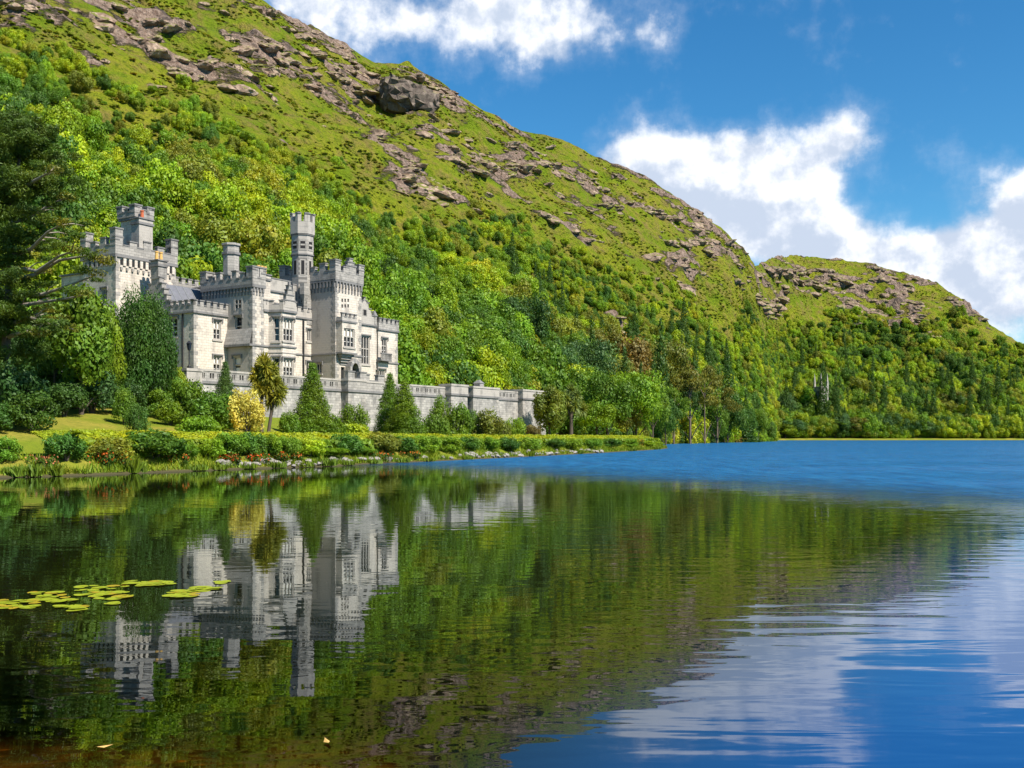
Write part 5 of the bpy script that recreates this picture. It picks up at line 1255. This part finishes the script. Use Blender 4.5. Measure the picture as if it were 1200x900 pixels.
# ------------------------------------------------------------------ the old pine and its neighbours
def old_pine():
    r = np.random.default_rng(700); Y = 70.0; x0 = X_at(4, Y); g = gz(x0, Y); S = Y/FPX
    L = lambda px, py, dy=0.0: np.array([X_at(px, Y+dy)-x0, dy, Z_at(py, Y+dy)-g])
    root = tag(empty('pine_tree', (x0, Y, g)), 'old dark pine with long bare lichened limbs reaching towards the square castle tower', 'tree')
    stem = [np.array([0, 0, -.5]), L(6, 440), L(8, 380), L(12, 310), L(14, 240), L(22, 190), L(26, 145)]
    V, Q = tube_arrays(stem, [.40, .32, .28, .24, .18, .12, .06], 9)
    link('trunk', np_mesh('trunk', V, Q, [M['bark']], smooth=True), root)
    limbs = [[(12, 330), (40, 322), (70, 305), (100, 300), (122, 306)], [(12, 345), (50, 345), (85, 333), (112, 322)], [(14, 300), (36, 292), (56, 272), (74, 262)], [(12, 380), (35, 372), (60, 380), (86, 386)],
             [(14, 260), (38, 255), (58, 240), (78, 232)], [(10, 395), (30, 388), (46, 392)], [(14, 285), (-20, 270), (-60, 262)], [(12, 320), (-30, 315), (-80, 300)], [(14, 230), (40, 212), (62, 200)], [(16, 210), (-20, 190), (-50, 180)],
             [(12, 360), (44, 355), (78, 350), (98, 346)], [(12, 312), (44, 318), (70, 300), (86, 294)]]
    cl = []; cl2 = []
    for k, lm in enumerate(limbs):
        dy0 = r.uniform(-5.5, -2.5) if lm[-1][0] > 0 else r.uniform(-2, 2); pts = [L(*p_, dy0*i/(len(lm)-1)) for i, p_ in enumerate(lm)]
        parts = [tube_arrays(pts, np.linspace(.17, .04, len(pts)), 6)]
        for i in range(1, len(pts)):
            for _ in range(3 if lm[i][0] < 70 else 1):
                f = r.random(); b = pts[i-1]*(1-f)+pts[i]*f; e = b+np.array([r.uniform(.2, 1.6), r.normal(0, .8), r.uniform(-.2, .7)])*1.1*(1 if lm[-1][0] > 0 else -1)*np.array([1, 1, 1 if lm[-1][0] > 0 else -1]); parts.append(tube_arrays([b, (b+e)/2+[0, 0, .12], e], [.05, .035, .015], 5))
                s = r.uniform(.45, .8)*(.62 if e[0] > 3.2 else 1); (cl if k % 3 else cl2).append((e[0], e[1], e[2]+.15, s*1.5, s*1.3, s*.42))
        V, Q = join_arrays(parts); link('limb', np_mesh('limb', V, Q, [M['pale_bark']], smooth=True), root)
        e = pts[-1]; cl2.append((e[0], e[1], e[2]+.1, .75, .7, .30)); cl.append((e[0]-.9, e[1], e[2]+.35, .8, .7, .32))
    for px, py, w, dy in [(28, 142, 28, 0), (-12, 150, 40, 1), (14, 262, 34, -2), (10, 210, 36, -2), (12, 330, 30, -2), (8, 370, 36, -1.5), (20, 160, 34, -1.5), (4, 420, 34, -1), (52, 158, 24, .5), (10, 162, 32, -1), (44, 165, 34, 1), (66, 182, 24, -1), (20, 185, 40, 1), (55, 205, 30, 0), (-10, 200, 40, 0), (30, 222, 40, -1), (62, 226, 22, 1), (5, 245, 40, 1), (-30, 150, 40, 0), (-40, 230, 50, 0), (-60, 190, 40, 1), (22, 275, 28, -1), (0, 300, 34, 0), (0, 350, 34, -1), (24, 375, 30, 1), (0, 395, 34, 0), (40, 408, 26, 2)]:
        c = L(px, py, dy)
        for _ in range(8):
            j = r.normal(0, w*S*.40, 3)*[1, 1, .6]; s = w*S*r.uniform(.28, .46); cl.append((c[0]+j[0], c[1]+j[1], c[2]+j[2], s, s, s*.55))
    c = link('crown', crown_mesh('crown', cl, 110000, .12, 701, .28, .25, .8), root); c.color = (0.062, 0.112, 0.012, 1)
    c = link('outer_sprays', crown_mesh('outer_sprays', cl2, 6000, .12, 702, .28, .25, .8), root); c.color = (0.15, 0.16, 0.018, 1); c['label'] = 'olive brown needle sprays'
old_pine()
G3 = 'broadleaf trees under the old pine'
for px, Y, top, w, key, col, lab in [
    (96, 78, 342, 70, 'tall0', 'mid', 'light green broadleaf tree in front of the square castle tower'), (122, 84, 368, 44, 'tall1', 'bright', 'slender broadleaf tree touching the left side of the yew'),
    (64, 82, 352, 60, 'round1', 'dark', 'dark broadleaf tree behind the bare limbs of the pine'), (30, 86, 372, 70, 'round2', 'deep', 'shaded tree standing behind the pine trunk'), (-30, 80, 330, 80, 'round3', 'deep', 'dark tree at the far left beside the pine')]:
    plant('broadleaf_tree', key, px, Y, top, w, col, lab, 'tree', G3)

# ------------------------------------------------------------------ parkland trees between the castle and the far bay
G4 = 'parkland trees at the foot of the hill'
park = [ # px, Y, top, width, kind, colour
    (486, 150, 384, 54, 'round0', 'lime'), (512, 156, 392, 54, 'round1', 'mid'), (470, 146, 410, 30, 'round2', 'bright'), (545, 168, 388, 60, 'round2', 'mid'), (580, 176, 398, 56, 'round3', 'bright'), (500, 158, 425, 46, 'round3', 'lime'),
    (540, 166, 425, 50, 'round0', 'bright'), (575, 172, 430, 46, 'round1', 'lime'), (613, 182, 348, 66, 'round1', 'deep'), (640, 190, 400, 46, 'round0', 'dark'), (655, 196, 405, 56, 'round2', 'blue'), (690, 206, 400, 66, 'round3', 'blue'), (600, 178, 420, 46, 'round2', 'mid'),
    (676, 200, 432, 56, 'round1', 'mid'), (712, 205, 440, 60, 'round0', 'mid'), (746, 216, 437, 66, 'round1', 'bright'), (720, 212, 420, 56, 'round2', 'olive'), (735, 214, 470, 40, 'round3', 'olive'), (765, 226, 452, 46, 'round2', 'mid'), (700, 202, 470, 44, 'round0', 'bright'),
    (730, 262, 396, 74, 'round0', 'rust'), (768, 268, 400, 76, 'round3', 'olive'), (700, 258, 385, 56, 'round1', 'olive'), (792, 280, 425, 60, 'round2', 'rust'),
    (790, 300, 455, 40, 'pine0', 'mid'), (808, 318, 435, 50, 'pine1', 'olive'), (826, 326, 430, 54, 'pine2', 'olive'), (842, 350, 440, 46, 'pine0', 'olive'), (820, 350, 450, 50, 'round1', 'mid'), (800, 340, 440, 50, 'round2', 'deep'), (852, 372, 462, 46, 'round0', 'dark'),
    (866, 405, 470, 44, 'spruce0', 'deep'), (856, 392, 485, 30, 'spruce1', 'rust'), (876, 420, 478, 26, 'round2', 'dark'), (838, 360, 480, 30, 'round3', 'mid'), (780, 250, 470, 36, 'round3', 'dark'), (888, 435, 480, 24, 'round1', 'mid')]
kname = {'roun': 'spreading tree', 'tall': 'upright tree', 'pine': 'bare stemmed pine', 'spru': 'spruce'}
ccol = dict(cname, deep='very dark', lime='lime green', blue='bluish green', rust='brownish')
cnt = {}
for i, (px, Y, top, w, key, col) in enumerate(sorted(park)):
    nm = f'{ccol[col]} {kname[key[:4]]}'; cnt[nm] = cnt.get(nm, 0)+1
    tot = sum(1 for q in park if f'{ccol[q[5]]} {kname[q[4][:4]]}' == nm)
    which = '' if tot == 1 else f', {ords[cnt[nm]-1]} such from the castle'
    zz = None
    if key[:4] == 'roun' and top < 436:
        hx, hy, hz_ = on_hill(px, min(top+w*1.15, 505))
        if hy > Y: Y, zz = hy, hz_-.3
    plant('pine_tree' if key[:4] == 'pine' else 'spruce_tree' if key[:4] == 'spru' else 'parkland_tree', key, px, Y, top, w, col, f'{nm} at the hill foot{which}', 'tree', G4, z=zz)

# far shore: a row of pines and round trees along the bay
G5 = 'trees along the far shore'
r = np.random.default_rng(800); far = []
px = 893.0
while px < 1215:
    Y = float(np.interp(px, [890, 905, 930, 1200], [600, 628, 640, 660]))
    far.append((px, Y, r.uniform(484, 498), r.uniform(16, 27), ['round0', 'round1', 'round2', 'round3', 'tall0', 'pine1'][r.integers(6)], ['mid', 'bright', 'dark', 'lime', 'blue', 'olive'][r.integers(6)])); px += r.uniform(6, 11)
px = 890.0
while px < 1215:
    Y = float(np.interp(px, [890, 905, 930, 1200], [615, 650, 668, 688]))
    far.append((px, Y, r.uniform(458, 476), r.uniform(22, 34), ['pine0', 'pine1', 'pine2', 'round1', 'round3', 'pine2'][r.integers(6)], ['blue', 'olive', 'dark', 'mid', 'blue', 'olive'][r.integers(6)])); px += r.uniform(9, 14)
far.sort(); cnt = {}
for i, (px, Y, top, w, key, col) in enumerate(far):
    nm = f'{ccol[col]} {kname[key[:4]]}'; side = 'left' if px < 962 else 'right'
    same = [q for q in far if f'{ccol[q[5]]} {kname[q[4][:4]]}' == nm and ((q[0] < 962) == (px < 962))]
    order = sorted(same, key=lambda q: abs(q[0]-962)).index((px, Y, top, w, key, col))
    plant('pine_tree' if key[:4] == 'pine' else 'far_tree', key, px, Y, top, w, col, f'{nm} on the far shore, {ords[order]} such {side} of the church', 'tree', G5)

# church tower among the far trees
def church():
    Y = 662.0; x = X_at(962, Y); root = tag(empty('gothic_church', (x, Y, 0), .5), 'small grey gothic church tower with slender pinnacles among the far shore trees', 'church')
    t = Z_at(454, Y); w = 2.9; mb = MB(); hole_ = [(1.5, 4.3, t-11, t-2.5, 'hole')]
    for a, b in (((-w, w), (w, w)), ((w, w), (w, -w)), ((w, -w), (-w, -w)), ((-w, -w), (-w, w))): panel(mb, a, b, 0, t, [(1.6, 2.6, t-10, t-2.5, 'hole'), (3.2, 4.2, t-10, t-2.5, 'hole')], 2)
    mb.box((-w-.3, -w-.3, t), (w+.3, w+.3, t+.5), 2); mb.box((-w-.25, -w-.25, t-12), (w+.25, w+.25, t-11.6), 1); mb.build('tower', STONE, root)
    for sx in (-1, 1):
        for sy in (-1, 1):
            mb = MB(); q = [(sx*w-.55, sy*w-.55), (sx*w+.55, sy*w-.55), (sx*w+.55, sy*w+.55), (sx*w-.55, sy*w+.55)]
            mb.prism(q, t-14, t+3.0, 2); mb.prism([(a+(a-sx*w)*.25, b+(b-sy*w)*.25) for a, b in q], t+3.0, t+3.3, 1); mb.prism(q, t+3.3, t+9.5, 2, .06); mb.build('pinnacle', STONE, root)
    mb = MB(); mb.box((-5, 3.2, 0), (5, 24, 9), 0); mb.add([(-5.4, 3.2, 9), (5.4, 3.2, 9), (0, 3.2, 15), (-5.4, 24, 9), (5.4, 24, 9), (0, 24, 15)], [(0, 1, 2), (4, 3, 5), (0, 2, 5, 3), (1, 4, 5, 2)], 1); mb.build('nave', [M['ashlar'], M['slate']], root)
church()

# ------------------------------------------------------------------ woodland, scrub and crags on the slopes (masses nobody could count)
hidden = bpy.data.collections.new('woodland_kit')
def kit(meshes, names):
    col = bpy.data.collections.new(names); out = []
    for i, me in enumerate(meshes):
        o = bpy.data.objects.new(f'{names}_{chr(97+i)}', me); col.objects.link(o)
    return col
def scatter(name, pts, scale, rot, idx, colr, col, tilt=None, kind='stuff', squash=None, wide=None):
    me = bpy.data.meshes.new(name); me.vertices.add(len(pts)); me.vertices.foreach_set('co', np.asarray(pts, np.float32).ravel())
    def att(n, t, v, f='value'):
        a = me.attributes.new(n, t, 'POINT'); a.data.foreach_set(f, np.asarray(v, np.float32 if t != 'INT' else np.int32).ravel())
    s3 = np.stack([scale*(1 if wide is None else wide), scale, scale*(1 if squash is None else squash)], -1)
    r3 = np.stack([np.zeros(len(pts)), np.zeros(len(pts)), rot], -1)
    if tilt is not None: r3 = r3+tilt
    att('s3', 'FLOAT_VECTOR', s3, 'vector'); att('r3', 'FLOAT_VECTOR', r3, 'vector'); att('pick', 'INT', idx)
    att('hue_col', 'FLOAT_COLOR', np.concatenate([colr, np.ones((len(pts), 1))], 1), 'color')
    o = link(name, me)
    ng = bpy.data.node_groups.new(name, 'GeometryNodeTree')
    ng.interface.new_socket('Geometry', in_out='INPUT', socket_type='NodeSocketGeometry'); ng.interface.new_socket('Geometry', in_out='OUTPUT', socket_type='NodeSocketGeometry')
    T = NT(ng); gi = T.node('NodeGroupInput'); go = T.node('NodeGroupOutput')
    ci = T.node('GeometryNodeCollectionInfo'); ci.inputs['Collection'].default_value = col; ci.inputs['Separate Children'].default_value = True; ci.inputs['Reset Children'].default_value = True
    ip = T.node('GeometryNodeInstanceOnPoints'); ip.inputs['Pick Instance'].default_value = True
    def na(n, t): q = T.node('GeometryNodeInputNamedAttribute', data_type=t); q.inputs['Name'].default_value = n; return q.outputs[0]
    T.l.new(gi.outputs[0], ip.inputs['Points']); T.l.new(ci.outputs[0], ip.inputs['Instance']); T.l.new(na('pick', 'INT'), ip.inputs['Instance Index'])
    er = T.node('FunctionNodeEulerToRotation'); T.l.new(na('r3', 'FLOAT_VECTOR'), er.inputs[0]); T.l.new(er.outputs[0], ip.inputs['Rotation']); T.l.new(na('s3', 'FLOAT_VECTOR'), ip.inputs['Scale'])
    T.l.new(ip.outputs[0], go.inputs[0])
    md = o.modifiers.new('scatter', 'NODES'); md.node_group = ng
    return tag(o, kind=kind)

wood_meshes = []
for i in range(7):
    rr = np.random.default_rng(900+i); cl = round_clusters(.5, .5, .44+.05*(i % 3), .36, 19+2*i, rr, (.20, .36), -.55)
    wood_meshes.append(crown_mesh('tree_crown', cl, 6500, .0225, 900+i, .65, .6, .42, M['wood_leaf']))
for i in range(2):
    rr = np.random.default_rng(920+i); wood_meshes.append(crown_mesh('spruce_crown', [(a*1.2, b*1.2, c*1.5, d*1.2, e*1.2, f) for a, b, c, d, e, f in cone_clusters(.3, 40, rr)], 4200, .025, 920+i, .5, .5, .6, M['wood_leaf']))
wood_kit = kit(wood_meshes, 'crown_kit')
PAL = np.array([(0.075, 0.155, 0.010), (0.115, 0.215, 0.010), (0.170, 0.265, 0.008), (0.225, 0.300, 0.008), (0.050, 0.115, 0.013), (0.150, 0.180, 0.015), (0.25, 0.28, 0.014)])
def in_px(p): return 600+FPX*p[:, 0]/np.maximum(p[:, 1], 1), HOR-FPX*(p[:, 2]-EYE)/np.maximum(p[:, 1], 1)
def wood(h, name, n, seed, smax_, lo, hi, up=0.0, spruce=.03):
    r = np.random.default_rng(seed); p, S, rk = h.sample(n, r)
    px, py = in_px(p); tl = np.interp(px, [q[0] for q in TREELINE], [q[1] for q in TREELINE])
    nz = fbm(p[:, 0]/38, p[:, 1]/38+p[:, 2]/40, 4, seed); nz2 = fbm(p[:, 0]/14, p[:, 1]/14+p[:, 2]/14, 3, seed+5)
    depth = (py-tl)+28*nz                                             # how far below the tree line, in view
    keep = (depth > 0) & (r.random(n) < .35+.65*sstep(depth, 0, 40)) & (rk < .55+.1*nz) & (px > -160) & (px < 1330) & (p[:, 1] > 60)
    p, S, nz, nz2, depth, px = p[keep], S[keep], nz[keep], nz2[keep], depth[keep], px[keep]; m_ = len(p)
    # castle terrace and parkland keep clear
    size = (lo+(hi-lo)*sstep(depth, 5, 190))*np.exp(r.normal(0, .32, m_)).clip(.5, 1.9)
    w = np.stack([np.exp(-((nz-c)/.35)**2) for c in (-.55, -.1, .25, .6, -.8, .1, .8)], -1)+.12; w[:, 4] *= 1+1.2*(px > 560); w[:, 4] += .5*sstep(depth, 90, 220); w[:, 6] *= .25; w[:, 5] *= .6; w[:, 2:4] *= (1-.6*sstep(depth, 110, 200)*(px > 560))[:, None]
    w[:, 3] *= 1.5; cs = np.cumsum(w/w.sum(1)[:, None], 1); ci = (r.random(m_)[:, None] > cs).sum(1).clip(0, 6)
    colr = PAL[ci]*r.uniform(.95, 1.55, (m_, 1))*np.stack([1+.08*nz2, 1+0*nz2, 1+0*nz2], -1)
    pick = r.integers(0, 7, m_); sp = (r.random(m_) < spruce*(px > 600)) & (depth > 50); pick[sp] = r.integers(7, 9, sp.sum()); colr[sp] = PAL[4]*.85
    q = p.copy(); q[:, 2] -= size*.06
    o = scatter(name, q, size, r.uniform(0, 6.28, m_), pick, colr, wood_kit, squash=r.uniform(.8, 1.4, m_)*np.where(sp, 1.5, 1))
    print(name, m_); return o
wood(hill, 'hillside_woods', 26000, 1001, 1, 3.0, 8.0)
wood(hill_far, 'far_woods', 11000, 1002, 1, 4.5, 10.0, spruce=.05)
# low scrub, bracken and heather above the woods
scrub_meshes = []
for i in range(4):
    rr = np.random.default_rng(950+i); cl = round_clusters(.5, .5, .30, .18, 9, rr, (.3, .5), -.4); scrub_meshes.append(crown_mesh('scrub_tuft', cl, 320, .10, 950+i, .6, .5, .7, M['wood_leaf']))
scrub_kit = kit(scrub_meshes, 'scrub_kit')
SP = np.array([(0.17, 0.225, 0.010), (0.22, 0.25, 0.014), (0.13, 0.19, 0.010), (0.24, 0.215, 0.03), (0.19, 0.16, 0.035)])
def scrub(h, name, n, seed):
    r = np.random.default_rng(seed); p, S, rk = h.sample(n, r); px, py = in_px(p); tl = np.interp(px, [q[0] for q in TREELINE], [q[1] for q in TREELINE])
    nz = fbm(p[:, 0]/20, p[:, 1]/20+p[:, 2]/14, 4, seed)
    keep = (py < tl+60) & (nz > -.02+.25*r.normal(0, 1, n)*.3) & (r.random(n) < .9-.75*rk) & (px > -120) & (px < 1300) & (S < .985); p, nz, rk = p[keep], nz[keep], rk[keep]; m_ = len(p)
    ci = np.clip((2-2.2*nz+r.normal(0, 1.1, m_)), 0, 4.99).astype(int); size = r.uniform(.6, 1.7, m_)*(1-.4*rk); q = p.copy(); q[:, 2] -= size*.1
    print(name, m_); return scatter(name, q, size, r.uniform(0, 6.28, m_), r.integers(0, 4, m_), SP[ci]*r.uniform(.85, 1.2, (m_, 1)), scrub_kit, squash=r.uniform(.45, .9, m_), wide=r.uniform(.8, 1.7, m_))
scrub(hill, 'hillside_scrub', 95000, 1011); scrub(hill_far, 'far_scrub', 16000, 1012)
# broken rock standing out of the turf
rock_meshes = [stone_mesh(960+i, .62, 3) for i in range(6)]
for me in rock_meshes: me.materials.append(M['crag'])
rock_kit = kit(rock_meshes, 'crag_kit')
def rocks(h, name, n, seed, big):
    r = np.random.default_rng(seed); p, S, rk = h.sample(n, r, .985); px, py = in_px(p)
    nz = fbm(p[:, 0]/16, p[:, 1]/16+p[:, 2]/6, 3, seed)
    keep = (r.random(n) < rk*1.1) & (nz > -.2) & (px > -60) & (px < 1260); p, nz, S = p[keep], nz[keep], S[keep]; m_ = len(p)
    size = big*r.uniform(.16, 1.0, m_)**1.9*(1+.5*nz)*(1-.45*sstep(S, .9, 1)); q = p.copy(); q[:, 2] -= size*.30; q[:, 1] += size*.12
    t = np.stack([r.normal(.08, .14, m_), r.normal(.08, .15, m_), np.zeros(m_)], -1)
    print(name, m_); return scatter(name, q, size, r.uniform(-.9, .2, m_), r.integers(0, 6, m_), np.ones((m_, 3)), rock_kit, t, squash=r.uniform(.5, 1.0, m_), wide=r.uniform(.9, 1.6, m_))
rocks(hill, 'hillside_rocks', 20000, 1021, 4.2); rocks(hill_far, 'far_rocks', 6500, 1022, 5.6)
# the dark dome of rock on the skyline
M['dome'] = stone_rock_mat('dome_rock', (.085, .065, .053), (.19, .15, .12), .5); dome = stone_mesh(990, .72, 4); dome.materials.append(M['dome'])
o = link('rock_dome', dome); dx_, dy_, dz_ = on_hill(480, 112); o.location = (dx_, dy_+1, dz_-2.5); o.scale = (14.5, 12, 15); o.rotation_euler = (.1, .25, .6)
tag(o, 'dark rounded dome of bare rock standing on the hill skyline', 'rock')
q = link('quartz_boulder', stones[1].copy()); q.data.materials.clear(); q.data.materials.append(simple('white_quartz', (.62, .6, .56), .8, .2, 1.0)); q.location = Vector(on_hill(491, 126)); q.scale = (5.5, 3.5, 4.0)
tag(q, 'white quartz boulder lying just below the dark rock dome', 'rock')

# ------------------------------------------------------------------ water lilies
m, T, out = new_mat('lily_leaf')
oi = T.node('ShaderNodeObjectInfo'); tc = T.node('ShaderNodeTexCoord'); n = T.noise(tc.outputs['Object'], 4.0, 4, .6)
c = T.mix(T.ss(n, .5, .75), (0.25, 0.30, 0.008, 1), (0.36, 0.26, 0.012, 1)); c = T.mix(1.0, c, oi.outputs['Color'], 'MULTIPLY')
principled(T, out, c, .45, T.bump(n, .3, .02), .35); M['lily'] = m
def pad_mesh(seed):
    r = np.random.default_rng(seed); n = 22; V = [(0, 0, .012)]; F = []
    for ring_, rad in ((0, .55), (1, 1.0)):
        for k in range(n):
            a = .16+(2*math.pi-.32)*k/(n-1); rr = rad*(1+.04*math.sin(3*a+seed)); V.append((rr*math.cos(a), rr*math.sin(a), .012+ring_*(.014+.012*math.sin(2*a+seed))))
    for k in range(n-1): F.append((0, 1+k, 2+k)); F.append((1+k, 1+n+k, 2+n+k, 2+k))
    me = bpy.data.meshes.new('lily_pad'); me.from_pydata(V, [], F); me.materials.append(M['lily'])
    b = len(V); return me
pads = [pad_mesh(i) for i in range(4)]
spots = []
for cx, cy, w, h, n in [(20, 708, 36, 7, 10), (65, 700, 44, 9, 11), (82, 713, 30, 4, 5), (112, 692, 34, 8, 9), (130, 698, 34, 7, 9), (165, 685, 36, 5, 9), (186, 684, 26, 5, 6), (215, 696, 28, 6, 8), (240, 691, 22, 5, 5), (262, 683, 14, 2, 2), (135, 708, 6, 1, 1), (8, 713, 14, 3, 3)]:
    rr = np.random.default_rng(int(cx*7+cy))
    for k in range(int(n*2.2)): spots.append((cx+rr.uniform(-.5, .5)*w*1.25, cy+rr.uniform(-.5, .5)*h*1.3))
for i, (px, py) in enumerate(spots):
    Y = EYE*FPX/(py-HOR); o = link('lily_pad', pads[i % 4]); s_ = rng.uniform(.06, .118); o.location = (X_at(px, Y), Y, .004+.0012*(i % 9)); o.scale = (s_, s_, s_); o.rotation_euler = (rng.normal(0, .03), rng.normal(0, .03), rng.uniform(0, 6.28))
    y_ = rng.random(); o.color = (1, 1, 1, 1) if y_ > .2 else (1.25, .8, 1, 1)
    if px < 100: tag(o, 'yellow green lily pad in the raft at the left edge of the lake', 'lily pad', 'lily pads in the left raft')
    elif px < 198: tag(o, 'yellow green lily pad in the middle raft below the yew reflection', 'lily pad', 'lily pads in the middle raft')
    else: tag(o, 'yellow green lily pad in the small raft over the castle reflection', 'lily pad', 'lily pads in the small raft')
fl = bpy.data.meshes.new('floating_leaf'); fl.from_pydata([(-.05, 0, .012), (0, -.022, .006), (.06, 0, .016), (0, .024, .006), (.08, .004, .02)], [], [(0, 1, 2, 3), (2, 1, 4)]); fl.materials.append(M['pot_yellow'])
for px, py, lab in [(383, 871, 'single fallen yellow leaf afloat near the middle of the foreground water'), (122, 877, 'fallen yellow leaf afloat over the brown shallows')]:
    Y = EYE*FPX/(py-HOR); o = link('floating_leaf', fl); o.location = (X_at(px, Y), Y, .006); o.rotation_euler = (0, 0, 2.0 if px > 200 else .4); tag(o, lab, 'leaf')
